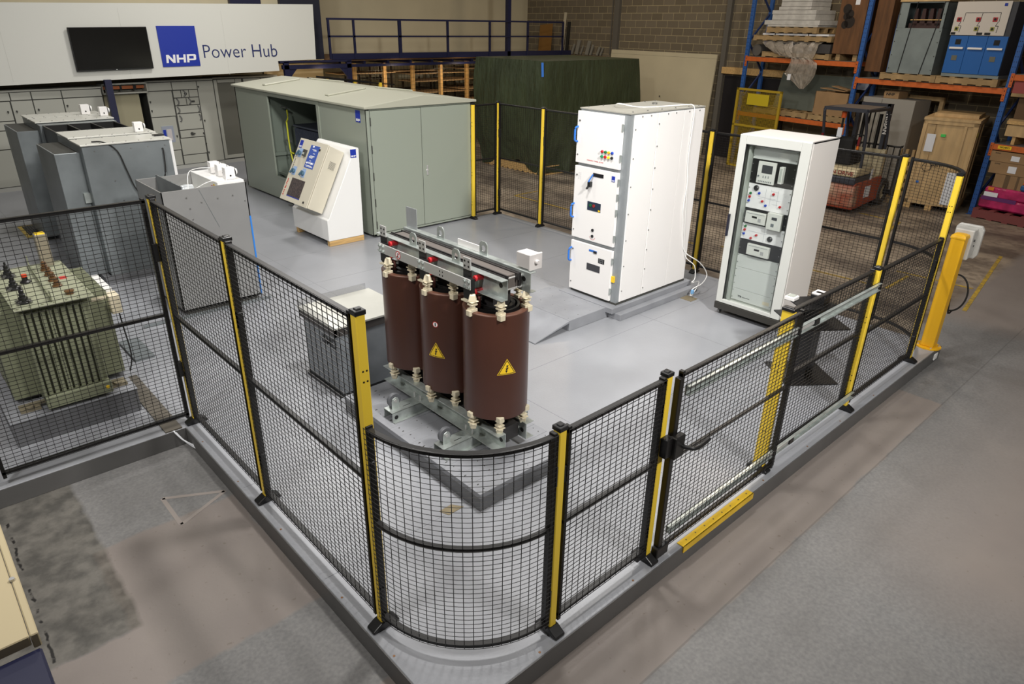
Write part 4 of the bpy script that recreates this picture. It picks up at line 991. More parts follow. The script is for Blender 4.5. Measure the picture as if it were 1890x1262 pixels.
MB().prism([(KX0+.01, KZ), (5.1, KZ+.11), (KX1-.01, KZ)], KY0-.005, KY0+.01, 'y').build('gable_panel', M_KIOSK, ks)
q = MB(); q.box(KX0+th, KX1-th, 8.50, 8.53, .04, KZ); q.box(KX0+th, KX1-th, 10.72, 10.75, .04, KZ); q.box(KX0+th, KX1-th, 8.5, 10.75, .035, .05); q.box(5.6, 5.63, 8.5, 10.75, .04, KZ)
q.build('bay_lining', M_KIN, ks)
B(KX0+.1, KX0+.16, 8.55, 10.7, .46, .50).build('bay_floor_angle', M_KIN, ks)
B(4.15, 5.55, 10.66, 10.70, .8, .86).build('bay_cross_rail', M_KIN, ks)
kl = logo(ks, FNX(KX0-.001, 7.51, 1.81), .13, .17)
MB().tube([(4.35, 10.4, 1.62), (4.33, 10.35, 1.5), (4.33, 10.42, 1.42), (4.33, 10.42, 1.38), (4.33, 10.40, .95), (4.33, 10.25, .46)], .014, 8).tube([(4.33, 10.39, .88), (4.33, 10.28, .88)], .014, 8).build('yellow_earth_cable', mat('yellow_green_cable', (196, 196, 40), .5), ks, smooth=True)
MB().cyl((4.36, 10.42, 1.66), (4.36, 10.62, 1.66), .02, 10).cyl((4.36, 10.4, 1.08), (4.36, 10.62, 1.08), .02, 10).build('cable_clamp', M_STAIN, ks)
t = thing('radiator_transformer', 'dark slate finned transformer inside the green kiosk bay', 'transformer', (4.9, 9.3, .05))
q = MB(); q.box(4.42, 5.5, 8.62, 10.22, .05, 1.36)
M_SLATE = mat('slate_blue_grey', (56, 62, 76), .5)
q.build('transformer_tank', M_SLATE, t)
q = MB()
for i in range(41): q.box(4.36, 4.42, 8.64+i*.0385, 8.652+i*.0385, .12, 1.34)
q.build('cooling_fins', M_SLATE, t)
B(4.36, 5.52, 8.60, 10.25, 1.36, 1.39).build('tank_lid', M_SLATE, t, bevel=.004)
tag(B(4.02, 4.08, 10.0, 10.08, .001, .03).build('rubber_wedge', M_STAIN, None, bevel=.004), 'small metal wedge on the deck beside the open kiosk bay', 'wedge')

# ================================================================== green oil transformer on pedestal
t = thing('transformer_pedestal', 'grey painted pedestal box under the green transformer', 'platform', (-.7, 4.7, 0))
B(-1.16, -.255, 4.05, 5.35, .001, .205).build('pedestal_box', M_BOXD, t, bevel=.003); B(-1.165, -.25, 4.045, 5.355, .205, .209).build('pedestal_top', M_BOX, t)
ot = thing('oil_transformer', 'olive grey oil filled transformer with cooling fins and bushings on lid', 'transformer', (-.66, 4.95, .104))
B(-.89, -.43, 4.40, 5.42, .14, .975).build('tank', M_XGREEN, ot, bevel=.004)
q = MB(); n_ = 9
for i in range(n_): q.box(-.86+i*.046, -.832+i*.046, 4.36, 4.40, .24, .93)
q.build('front_fins', M_XGREEN, ot)
MB().box(-.895, -.425, 4.325, 4.40, .135, .235).box(-.895, -.872, 4.33, 4.40, .2, .95).build('front_skirt', M_XGREEN, ot, bevel=.003)
for s, x0, x1 in ((1, -.43, -.25), (-1, -1.07, -.89)):
    q = MB()
    for i in range(22): q.box(x0, x1, 4.64+i*.037, 4.653+i*.037, .15, .90)
    q.box(x0, x1, 4.635, 4.645, .15, .90); q.box(x0+(.02 if s > 0 else 0), x1-(.02 if s < 0 else 0), 4.64, 5.44, .15, .17)
    q.box(x0 if s > 0 else x0+.165, x1-.165 if s > 0 else x1, 4.64, 5.44, .15, .90)
    q.build('side_fins', M_XGREEN, ot)
o = MB().box(-.93, -.395, 4.31, 5.46, .975, .99).build('tank_lid', M_XGREEN2, ot, bevel=.002)
q = MB()
for i in range(14):
    for x in (-.915, -.41): q.cyl((x, 4.36+i*.08, .99), (x, 4.36+i*.08, 1.0), .010, 6)
for i in range(7): q.cyl((-.9+i*.08, 4.33, .99), (-.9+i*.08, 4.33, 1.0), .010, 6)
q.build('lid_bolts', M_XGREEN2, o)
M_BUSH = mat('glazed_brown_porcelain', (92, 66, 40), .25)
for x, y in ((-.836, 4.46), (-.837, 4.845), (-.821, 5.21)):
    b0 = MB().lathe((x, y, .99), [(.05, 0), (.05, .012), (.03, .02), (.032, .045), (.02, .05), (.024, .07), (.016, .075), (.018, .10), (.008, .105), (.008, .13), (0, .13)], 16).build('bushing', M_BLKP, ot, smooth=True)
    q = MB()
    for k in range(4): a = PI/4+k*PI/2; q.bar((x+.025*math.cos(a), y+.025*math.sin(a), 1.01), (x+.065*math.cos(a), y+.065*math.sin(a), 1.0), .018, .014)
    q.build('clamp_ring', M_STAIN, b0)
for i in range(4):
    x, y = -.565+.004*i, 4.71+i*.17
    MB().lathe((x, y, .99), [(.036, 0), (.036, .01), (.026, .015), (.030, .03), (.018, .035), (.026, .05), (.016, .055), (.02, .07), (.01, .08), (0, .085)], 16).build('bushing', M_BUSH, ot, smooth=True)
MB().lathe((-.738, 4.97, .99), [(.04, 0), (.04, .01), (.02, .02), (.02, .045), (0, .05)], 14).build('bushing', M_BLKP, ot, smooth=True)
MB().cyl((-.738, 4.97, 1.04), (-.738, 4.97, 1.06), .02, 12).build('red_cap', mat('orange_red_cap', (200, 70, 40), .4), ot)
MB().lathe((-.53, 4.46, .99), [(.03, 0), (.03, .02), (.036, .022), (.036, .03), (0, .034)], 8).build('filler_cap', M_BUSH, ot)
MB().bar((-.674, 4.36, 1.01), (-.64, 5.40, 1.01), .008, .03).bar((-.674, 4.36, .99), (-.674, 4.36, 1.08), .02, .008).bar((-.64, 5.4, .99), (-.64, 5.4, 1.09), .02, .008).build('lid_stiffener', M_XGREEN, ot)
MB().box(-.55, -.46, 5.33, 5.43, .99, 1.27).build('cable_box', mat('warm_zinc', (150, 142, 124), .4, .4), ot, bevel=.004)
MB().box(-.54, -.47, 5.34, 5.42, 1.27, 1.274).build('yellow_box_label', M_WY, ot); MB().box(-.51, -.46, 4.88, 4.95, .99, .993).build('red_label', M_TXTR, ot)
B(-.37, -.26, 4.631, 4.634, .83, .86).build('name_plate', M_CREAM, ot); MB().cyl((-.46, 4.324, .19), (-.46, 4.32, .19), .014, 14).build('yellow_dot_label', M_WY, ot)
q = MB()
for x in (-1.0, -.36):
    for y in (4.50, 5.3): MB().box(x-.07, x+.07, y-.06, y+.06, .105, .13).cyl((x, y-.04, .13), (x, y-.04, .15), .03, 12).build('foot_plate', mat('base_rail_grey', (120, 112, 92), .5), ot)
pass
for y in (4.5, 5.3): B(-1.0, -.36, y-.02, y+.02, .13, .15).build('base_rail', mat('base_rail_grey', (120, 112, 92), .5), ot)
tb = thing('terminal_box', 'small white terminal box with red and black leads on the transformer side', 'electrical box', (-.24, 4.9, .8))
B(-.25, -.19, 4.70, 5.15, .86, .89).build('mounting_strip', M_WHITE2, tb); B(-.25, -.17, 4.58, 4.72, .70, .86).build('box_body', M_CREAM, tb, bevel=.004)
MB().tube([(-.2, 4.58, .7), (-.2, 4.56, .6), (-.18, 4.6, .3), (-.2, 4.7, .106)], .006, 8).build('box_lead', M_BLKP, tb, smooth=True)
for o_ in (ot, tb): o_.location.y -= .27; o_.location.z += .105
# floor grate with yellow border
t = thing('floor_grate', 'dark floor grate framed in yellow behind the green transformer', 'floor grate', (.28, 11.0, 0))
B(.03, .54, 10.62, 11.41, .001, .008).build('yellow_border', M_YEL, t); B(.08, .49, 10.70, 11.34, .008, .014).build('grate_plate', M_GAP, t)
q = MB()
for i in range(12): q.box(.09+i*.034, .10+i*.034, 10.71, 11.33, .014, .02)
q.build('grate_bars', M_BLK, t)

# ================================================================== galvanised ring main cubicles
M_TOPW = mat('pale_zinc_top', (206, 206, 198), .4, .2)
pl = thing('cubicle_plinth', 'dark grey base rails under the tall galvanised cubicles', 'plinth', (1, 9.5, 0))
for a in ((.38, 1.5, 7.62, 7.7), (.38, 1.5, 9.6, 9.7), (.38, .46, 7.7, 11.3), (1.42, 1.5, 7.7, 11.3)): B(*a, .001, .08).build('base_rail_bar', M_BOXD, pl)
def cubicle(name, lab, y0, y1, lid, label_actuators):
    c = thing(name, lab, 'electrical cubicle', (1.0, (y0+y1)/2, .08), 0, 'tall galvanised cubicles')
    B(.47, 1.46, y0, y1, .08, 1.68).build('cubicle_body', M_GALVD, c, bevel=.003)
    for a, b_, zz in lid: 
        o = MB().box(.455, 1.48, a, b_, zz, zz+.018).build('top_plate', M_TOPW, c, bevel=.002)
        q = MB()
        for i in range(7):
            q.cyl((.53+i*.145, a+.03, zz+.018), (.53+i*.145, a+.03, zz+.024), .008, 8); q.cyl((.53+i*.145, b_-.03, zz+.018), (.53+i*.145, b_-.03, zz+.024), .008, 8)
        q.build('plate_screws', M_STAIN, o)
    B(.20, .47, y0+.15, y1-.1, .08, 1.60).build('cable_box', M_GALVD, c, bevel=.003); B(.215, .455, y0+.165, y1-.115, 1.598, 1.602).build('cable_box_opening', M_GAP, c)
    q = MB()
    for i in range(5): q.cyl((.6+i*.2, y0, 1.62), (.6+i*.2, y0-.005, 1.62), .008, 8)
    for x, z in ((.75, 1.25), (.8, 1.0), (1.0, 1.1), (1.3, 1.15), (1.35, 1.3)): q.cyl((x, y0, z), (x, y0-.005, z), .008, 8)
    q.build('body_screws', M_STAIN, c)
    return c
cA = cubicle('galvanised_cubicle', 'nearest tall galvanised cubicle with black cable across its side', 7.70, 8.95, ((7.68, 8.22, 1.685), (8.26, 8.92, 1.70)), 1)
B(.40, .47, 7.8, 7.86, 1.0, 1.12).build('toggle_clip', M_ZINC, cA); B(1.36, 1.48, 7.92, 8.02, 1.703, 1.72).build('rubber_pad', M_BLKP, cA); B(1.46, 1.50, 7.72, 8.9, .1, 1.69).build('white_end_panel', M_WHITE2, cA)
cB = cubicle('galvanised_cubicle', 'farther tall galvanised cubicle with open black framed top', 10.0, 11.25, ((10.2, 10.7, 1.69), (10.75, 11.25, 1.69)), 1)
q = MB(); q.box(.5, 1.42, 9.0, 9.02, 1.45, 1.68); q.box(.5, 1.42, 9.96, 9.98, 1.45, 1.68); q.box(.5, .52, 9.0, 9.98, 1.45, 1.68); q.box(1.40, 1.42, 9.0, 9.98, 1.45, 1.68); q.box(.8, .82, 9.0, 9.98, 1.6, 1.68); q.box(1.1, 1.12, 9.0, 9.98, 1.6, 1.68)
q.build('open_top_frame', M_BLK, cB); B(.48, 1.44, 8.97, 10.0, .08, 1.45).build('lower_body', M_GALVD, cB)
def actuator(x, y, z, par, s=1.0):
    o = B(x-.055*s, x+.055*s, y-.045*s, y+.045*s, z, z+.13*s).build('actuator_box', M_WHITE, par, bevel=.006, bseg=2)
    MB().lathe((x+.055*s, y, z+.075*s), [(0, .04*s), (.03*s, .035*s), (.038*s, .02*s), (.03*s, 0)], 16, axis='x').build('actuator_knob', M_WHITE2, o, smooth=True); MB().cyl((x+.055*s, y, z+.075*s), (x+.068*s, y, z+.075*s), .04*s, 16).build('knob_ring', M_BLKP, o)
    MB().cyl((x, y-.045*s, z+.04*s), (x, y-.05*s, z+.04*s), .01*s, 10).build('actuator_screw', M_BLKP, o)
    return o
actuator(1.30, 8.35, 1.72, cA, .95); actuator(1.25, 10.85, 1.71, cB, 1.1); actuator(1.42, 10.5, 1.71, cB, 1.0)
tag(MB().tube([(.62, 7.84, 1.71), (.72, 7.72, 1.71), (.84, 7.675, 1.60), (.90, 7.67, 1.35), (.97, 7.66, 1.1), (1.15, 7.63, .93), (1.3, 7.5, .90), (1.25, 7.0, 1.0), (1.1, 6.85, 1.2)], .008, 8).build('black_cable', M_RUBBER, None, smooth=True), 'black cable drooping across the side of the nearest tall cubicle', 'cable')
tag(MB().tube([(1.36, 7.695, 1.58), (1.36, 7.66, 1.56), (1.34, 7.66, 1.3), (1.28, 7.64, 1.18), (1.25, 7.4, 1.15)], .008, 8).build('black_cable', M_RUBBER, None, smooth=True), 'short black cable hanging at right end of the tall cubicle', 'cable')
# open topped cubicle
cC = thing('open_cubicle', 'lower galvanised cubicle with open top, clear front and three white actuators', 'electrical cubicle', (1.2, 6.4, 0))
M_GC = mat('smooth_galvanised_sheet', (148, 148, 147), .33, .35, var=.05, scale=1.6)
q = MB(); q.box(.75, 1.67, 5.93, 5.945, .05, 1.41); q.box(.75, .765, 5.93, 6.80, .05, 1.41); q.box(.75, 1.67, 6.785, 6.80, .05, 1.41); q.box(1.655, 1.67, 5.93, 6.80, .05, 1.41); q.box(.75, 1.67, 5.93, 6.80, .05, .07)
q.build('cubicle_shell', M_GC, cC, bevel=.002)
B(.97, .985, 5.945, 6.785, .9, 1.44).build('divider_plate', M_GALVD, cC); B(.765, .97, 5.945, 6.785, .9, .92).build('chamber_floor', M_GAP, cC)
B(1.36, 1.66, 5.95, 6.78, 1.10, 1.435).build('mechanism_cover', M_WHITE2, cC, bevel=.003); B(.985, 1.36, 5.95, 6.785, 1.2, 1.22).build('inner_plate', M_TOPW, cC)
for y in (6.08, 6.30, 6.52): actuator(1.55, y, 1.437, cC, 1.0)
MB().lathe((1.17, 6.45, 1.30), [(0, -.1), (.05, -.08), (.06, 0), (.05, .08), (0, .1)], 16, axis='x').build('gas_vessel', M_GALV, cC, smooth=True)
MB().cyl((1.18, 6.2, 1.23), (1.18, 6.2, 1.33), .04, 12).cyl((1.10, 6.12, 1.22), (1.10, 6.12, 1.3), .03, 12).build('ceramic_fittings', M_CREAM, cC, smooth=True)
B(1.355, 1.358, 6.02, 6.08, 1.33, 1.40).build('yellow_label', M_WY, cC); B(1.355, 1.358, 6.10, 6.14, 1.33, 1.38).build('red_label', M_TXTR, cC)
q = MB()
for x, z in ((1.0, 1.32), (1.02, 1.2), (1.03, 1.08), (1.15, 1.25), (1.33, 1.27), (1.5, 1.28), (1.63, 1.2), (1.66, .9)): q.cyl((x, 5.93, z), (x, 5.925, z), .009, 8)
for i in range(6): q.cyl((.975, 5.99+i*.15, 1.44), (.975, 5.99+i*.15, 1.445), .007, 8)
q.build('body_screws', M_STAIN, cC)
MB().tube([(1.12, 6.2, 1.34), (1.2, 6.35, 1.5), (1.35, 6.45, 1.52), (1.5, 6.5, 1.5)], .004, 6).tube([(1.15, 6.05, 1.38), (1.3, 6.0, 1.45), (1.45, 5.99, 1.44), (1.5, 6.0, 1.46)], .004, 6).build('white_leads', M_WHITE2, cC)
MB().bar((1.145, 5.928, 1.39), (1.30, 5.928, .95), .006, .003).build('front_crease', M_GALVD, cC)
MB().box(1.655, 1.672, 5.922, 5.93, .05, 1.02).build('blue_tape_strip', mat('blue_tape', (40, 120, 205), .5), cC)
MB().box(.80, 1.62, 5.96, 6.76, .001, .05).build('cubicle_base', M_GAP, cC)
tag(MB().box(.3, 1.75, 5.86, 5.885, .001, .03).build('base_rail', M_GALVD, None), 'steel rail on deck in front of the open topped cubicle', 'rail')
t = MB().box(-.02, .16, 5.05, 5.6, .001, .03).build('duct_channel', M_GALVD, None); tag(t, 'short steel channel lying beside the inner corner panel', 'steel channel')

# ================================================================== switchboards along the far wall
def lframe(ox, oy, a): return Matrix.Translation((ox, oy, 0)) @ Matrix.Rotation(a, 4, 'Z')
def board(name, lab, ox, oy, ang, x0, x1, ztop, cells, extra=None, group=None):
    F = lframe(ox, oy, ang)
    c = thing(name, lab, 'switchboard', tuple((F @ Vector(((x0+x1)/2, 0, 0)))), ang, group)
    def b(nm, m, par, *a, **k): return MB().box(*a).xf(F).build(nm, m, par, bevel=k.get('bevel', 0))
    b('board_carcass', M_GAP, c, x0, x1, .006, .5, .07, ztop); b('board_plinth', mat('plinth_grey', (172, 172, 166), .5), c, x0, x1, .0, .5, .0, .08); b('top_trim', M_CAB, c, x0, x1, -.004, .5, ztop, ztop+.03)
    ds_ = []
    for (a0, a1, z0, z1) in cells: ds_.append(b('board_door', M_CAB, c, a0+.006, a1-.006, -.014, .006, z0+.006, z1-.006, bevel=.003))
    return c, F, ds_, b
c1, F1, d1, b1 = board('switchboard', 'long grey switchboard at left end of the far wall', .256, 14.364, deg(3.5), -1.6, 2.13, 1.79,
    [(-1.6, .55, 1.635, 1.785), (.555, .895, 1.64, 1.785), (.90, 1.405, 1.64, 1.785), (1.41, 2.12, 1.64, 1.785),
     (-.9, .53, 1.285, 1.63), (-.9, .53, 1.12, 1.28), (-.9, .52, .78, 1.115), (-.9, .51, .085, .775), (.54, .895, .085, 1.635), (.90, 1.405, .085, 1.635), (1.41, 2.12, .085, 1.635)])
def knobs(F, pts, par, m=None):
    q = MB()
    for x, z in pts: q.cyl((x, -.014, z), (x, -.03, z), .016, 10); q.box(x-.006, x+.006, -.036, -.03, z-.03, z+.004)
    q.xf(F).build('door_latches', m or M_GAP, par)
knobs(F1, [(.46, 1.45), (.60, 1.45), (.46, 1.2), (.47, .95), (.60, .9), (.48, .62), (.47, .26), (.60, .26), (.96, 1.46), (1.46, 1.5)], c1)
c2, F2, d2, b2 = board('switchboard', 'grey switchboard with many small doors and a circuit breaker window', 3.444, 14.743, deg(4.35), -.17, 1.30, 1.85,
    [(-.16, .375, 1.67, 1.84), (.38, .925, 1.67, 1.84), (-.17, .36, 1.14, 1.665), (-.17, .35, .42, 1.135), (-.17, .34, .085, .415),
     (.38, .55, 1.51, 1.665), (.555, .72, 1.51, 1.665), (.725, .925, 1.51, 1.665), (.38, .64, 1.35, 1.505), (.645, .925, 1.35, 1.505), (.38, .925, 1.18, 1.345), (.38, .92, .83, 1.175), (.38, .92, .66, .825), (.36, .91, .29, .655), (.36, .90, .085, .285), (.93, 1.30, .085, 1.84)])
o = b2('breaker_window', mat('breaker_grey', (150, 156, 170), .4), d2[3], .0, .25, -.022, -.014, .6, .945); b2('breaker_face', M_BLUE, o, .02, .08, -.026, -.022, .68, .87); b2('breaker_face', mat('breaker_light', (196, 190, 190), .4), o, .1, .2, -.026, -.022, .64, .88); b2('window_surround', M_RALD, o, -.015, .265, -.02, -.014, .59, .6); b2('window_surround', M_RALD, o, -.015, .265, -.02, -.014, .945, .955)
q = MB()
for x, z in ((.43, 1.43), (.69, 1.43), (.42, 1.26), (.43, 1.08), (.60, 1.6)): q.tube([(x, -.014, z+.06), (x+.01, -.04, z+.05), (x+.03, -.045, z), (x+.02, -.04, z-.05), (x, -.014, z-.06)], .012, 6)
for x, z in ((.87, 1.26), (.87, 1.08)): q.tube([(x, -.014, z+.06), (x+.01, -.04, z+.05), (x+.02, -.045, z), (x+.02, -.04, z-.05), (x, -.014, z-.06)], .012, 6)
q.xf(F2).build('curved_handles', mat('mid_grey_plastic', (110, 110, 108), .5), c2)
q = MB(); q.cyl((.64, -.014, 1.59), (.64, -.04, 1.59), .028, 12); q.cyl((.64, -.014, .74), (.64, -.04, .74), .035, 14); q.box(.63, .70, -.055, -.04, .725, .755); q.box(.74, .82, -.02, -.014, 1.40, 1.44)
q.xf(F2).build('rotary_handle', M_GAP, c2); knobs(F2, [(-.13, 1.46), (-.13, 1.28), (.95, 1.72), (.97, 1.0), (.90, .73), (.92, .5), (.95, .3), (.01, .7), (.30, .72)], c2)
c3, F3, d3, b3 = board('switchboard', 'grey cabinet with tall dark window beside the green kiosk', 3.444, 14.743, deg(4.35), 1.305, 2.9, 1.865,
    [(1.31, 1.395, .1, 1.85), (1.82, 1.98, .1, 1.85), (1.395, 1.82, 1.775, 1.85), (1.38, 1.82, .1, .19), (2.02, 2.45, .085, 1.85), (2.46, 2.88, .085, 1.85)])
b3('tall_window', mat('grey_glass', (104, 104, 96), .2), c3, 1.395, 1.82, -.004, .004, .19, 1.775)
# doorway and busbar chamber between the boards
t = thing('busbar_chamber', 'narrow chamber with exposed copper busbars linking the two switchboards', 'busbar chamber', (2.85, 14.55, 1.7), deg(4))
FB = lframe(2.40, 14.5, deg(4.5))
MB().box(0, .88, 0, .3, 1.66, 1.69).box(0, .88, 0, .3, 1.84, 1.87).box(0, .02, 0, .3, 1.66, 1.87).box(.86, .88, 0, .3, 1.66, 1.87).box(0, .88, .28, .3, 1.66, 1.87).xf(FB).build('chamber_frame', M_CAB, t)
q = MB()
for a, b_ in ((.04, .12), (.2, .36), (.40, .62), (.68, .84)): q.box(a, b_, .08, .1, 1.75, 1.81)
q.xf(FB).build('copper_busbar', mat('copper', (196, 120, 82), .35, .8), t)
MB().box(.12, .2, .07, .12, 1.72, 1.83).box(.36, .40, .07, .12, 1.72, 1.83).box(.62, .68, .07, .12, 1.72, 1.83).box(.04, .84, .2, .22, 1.72, 1.74).xf(FB).build('busbar_support', M_BLKP, t)
t = MB().box(.03, .72, .12, .16, 0, 1.64).xf(FB).build('recess_panel', mat('cream_panel', (150, 144, 118), .6), None); tag(t, 'cream wall panel in the recess under the busbars', 'panel')

# ================================================================== sign fascia and television
sg = thing('sign_fascia', 'long white fascia board lettered Power Hub above the switchboards', 'sign', (3, 14.2, 1.9))
M_FAS = mat('white_fascia', (214, 214, 206), .5)
MB().prism([(-3, 1.84), (6.06, 2.035), (6.05, 2.245), (7.0, 2.262), (7.05, 3.435), (-3, 3.20)], 14.2, 14.26, 'y').build('fascia_board', M_FAS, sg)
q = MB()
for x in (-1.0, .9-.0, 2.9, 4.9): q.box(x, x+.004, 14.1985, 14.2, 1.98, 3.25)
q.build('board_joints', mat('joint_grey', (192, 192, 184), .5), sg)
ML = frame((3.925, 14.185, 2.563), (1, 0, .012), (0, 0, 1))
lo_ = MB().box(-.378, .378, -.385, .385, -.02, .003).xf(wmat(sg).inverted() @ ML).build('logo_plate', M_BLUE, sg, world=False)
nhp(lo_, ML @ Matrix.Translation((.0, -.31, .004)), .60, .155, .006)
text('sign_lettering', 'Power Hub', .385, M_TXTN, sg, frame((5.225, 14.196, 2.45), (1, 0, .012), (0, 0, 1)), extrude=.004, sx=.94, offset=-.004)
t = thing('television', 'black flat television mounted on the white fascia', 'television', (2.66, 14.15, 2.15))
TM = frame((2.65, 14.11, 2.53), (1, 0, .02), (0, 0, 1))
MB().box(-.70, .69, -.385, .385, -.05, 0).xf(TM).build('television_case', M_BLK, t, bevel=.006)
MB().box(-.685, .675, -.365, .375, 0, .002).xf(TM).build('screen', M_SCREEN, t); MB().box(-.01, .01, -.383, -.372, 0, .004).xf(TM).build('maker_mark', M_TXTW, t)
MB().box(-.2, .2, -.15, .15, -.09, -.05).xf(TM).build('wall_bracket', M_BLK, t)

# ================================================================== mezzanine
mz = thing('mezzanine', 'navy steel mezzanine with plank deck right of the white fascia', 'mezzanine', (11, 15, 2.2))
MB().box(7.5, 15.9, 14.3, 14.36, 2.245, 2.38).build('edge_beam', M_NAVY, mz); MB().box(7.6, 16.2, 14.4, 17.2, 2.205, 2.243).box(15.75, 16.2, 13.1, 14.4, 2.205, 2.243).build('plank_deck', mat('mezzanine_planks', (122, 92, 62), .8), mz)
MB().box(6.9, 15.9, 14.28, 14.38, 2.07, 2.13).build('lower_beam', M_NAVY, mz); q = MB()
for i in range(12): q.box(7.7+i*.7, 7.76+i*.7, 14.39, 17, 2.13, 2.2)
q.build('joists', M_NAVY, mz)
rl = thing('mezzanine_railing', 'navy guard railing along the mezzanine edge', 'railing', (11, 14.3, 2.38))
MB().bar((7.42, 14.3, 3.14), (15.5, 14.3, 3.18), .045).build('top_rail', M_NAVY, rl); MB().bar((7.42, 14.3, 2.76), (15.5, 14.3, 2.78), .04).build('middle_rail', M_NAVY, rl)
for x, w_ in ((7.45, .05), (8.13, .05), (9.46, .09), (11.0, .06), (12.5, .06), (13.98, .06), (15.48, .06)): B(x-w_/2, x+w_/2, 14.28, 14.32, 2.25, 3.16).build('railing_post', M_NAVY, rl)
pf = thing('portal_frame', 'navy portal frame with gusset plates under the fascia end', 'portal frame', (7, 14.3, FZ))
MB().box(6.15, 7.95, 14.2, 14.28, 2.06, 2.15).box(6.1, 7.95, 14.2, 14.3, 2.20, 2.24).build('portal_beam', M_NAVY, pf)
for x in (6.25, 7.88): B(x-.06, x+.06, 14.2, 14.28, FZ, 2.22).build('portal_leg', M_NAVY, pf)
MB().prism([(6.31, 2.06), (6.50, 2.06), (6.31, 1.86)], 14.22, 14.26, 'y').prism([(7.82, 2.06), (7.63, 2.06), (7.82, 1.86)], 14.22, 14.26, 'y').build('gusset_plate', M_NAVY, pf)
# storage under the mezzanine
M_WLIT = mat('lit_pine', (216, 170, 104), .6, var=.05, scale=5)  # light on the post fronts is put into this brighter pine
st_ = thing('timber_shelving', 'pine framed storage shelving under the mezzanine', 'shelving', (10, 15, FZ))
for x in (8.3, 9.2, 10.1, 11.05, 12.0, 13.0): B(x, x+.09, 14.75, 14.84, FZ, 2.12).build('shelf_post', M_WLIT, st_)
for a, b_, y0, y1, z in ((7.9, 9.6, 14.8, 15.5, 1.86), (9.6, 11.2, 14.9, 15.4, 1.88), (8.0, 10.0, 14.8, 15.3, 1.35), (10.1, 12.2, 14.85, 15.6, 1.8), (10.2, 12.1, 14.85, 15.6, 1.6), (10.2, 12.3, 14.85, 15.6, 1.3), (11.9, 13.6, 14.8, 15.7, 1.9), (11.9, 13.6, 14.8, 15.7, 1.62), (11.9, 13.8, 14.8, 15.9, 1.35), (11.9, 13.6, 14.8, 15.7, 1.05), (13.0, 14.5, 14.9, 15.8, 1.75), (13.0, 14.5, 14.9, 15.8, 1.5)):
    B(a, b_, y0, y1, z, z+.025).build('shelf_board', mat('shelf_board_pine', (172, 140, 100), .6), st_)
q = MB()
for i in range(70):
    q.box(7.98+i*.1, 7.985+i*.1, 14.65, 14.655, FZ, 2.05)
for i in range(22): q.box(7.9, 15, 14.65, 14.655, FZ+i*.1, FZ+.005+i*.1)
o = q.build('mesh_partition', M_BLK, None); tag(o, 'black wire mesh partition in front of the pine shelving', 'mesh partition')
for i, (x, y, w_, h) in enumerate(((8.6, 16.2, .9, 1.6), (9.9, 16.3, .7, 1.9), (11.2, 16.4, 1.0, 1.5), (12.6, 16.3, .8, 1.8), (13.9, 16.2, .9, 1.4))):
    t = thing('storage_rack', ['dark', 'tall dark', 'wide dark', 'slim dark', 'low dark'][i]+' storage rack in the cage, '+['leftmost', 'second from left', 'middle one', 'second from right', 'rightmost'][i]+' of five', 'storage rack', (x, y, FZ), 0, 'racks in the cage')
    q = MB()
    for dx in (-w_/2, w_/2):
        for dy in (-.3, .3): q.box(x+dx-.02, x+dx+.02, y+dy-.02, y+dy+.02, FZ, h+.1)
    q.build('rack_frame', mat('dark_bronze', (66, 50, 36), .6), t)
    for k in range(5): B(x-w_/2, x+w_/2, y-.3, y+.3, .1+k*h/5, .12+k*h/5).build('rack_shelf', mat('dark_bronze', (66, 50, 36), .6), t)
struct(B(6.3, 7.9, 15.6, 15.7, FZ, 2.10).build('wall_inner', mat('warm_plaster', (210, 190, 150), .8)))
# cartons at the tarp's left
for z, lab in ((-.149, 'lower'), (.502, 'middle'), (1.153, 'upper')):
    t = thing('storage_carton', 'tall brown carton with white labels beside the tarpaulin, '+lab+' of three stacked', 'carton', (13.3, 13.4, z), 0, 'cartons beside the tarpaulin')
    B(12.9, 13.6, 13.2, 13.8, z, z+.65).build('carton_body', M_CARD, t, bevel=.004); B(13.05, 13.2, 13.197, 13.2, z+.3, z+.42).build('carton_label', M_PAPER, t)
# far fence seen over the kiosk roof
t = thing('distant_fence', 'black topped fence with yellow posts beyond the kiosk roof', 'fence', (7, 13.4, FZ))
MB().bar((6.5, 13.3, 1.95), (7.9, 13.3, 1.78), .04).build('fence_rail', M_BLK, t); MB().bar((6.3, 13.35, 1.93), (8.6, 13.35, 1.70), .025).build('fence_rail', M_BLK, t)
for x, z in ((6.75, 1.92), (7.45, 1.84), (8.15, 1.76)): B(x, x+.06, 13.3, 13.36, FZ, z).build('fence_post_tube', M_YEL, t)
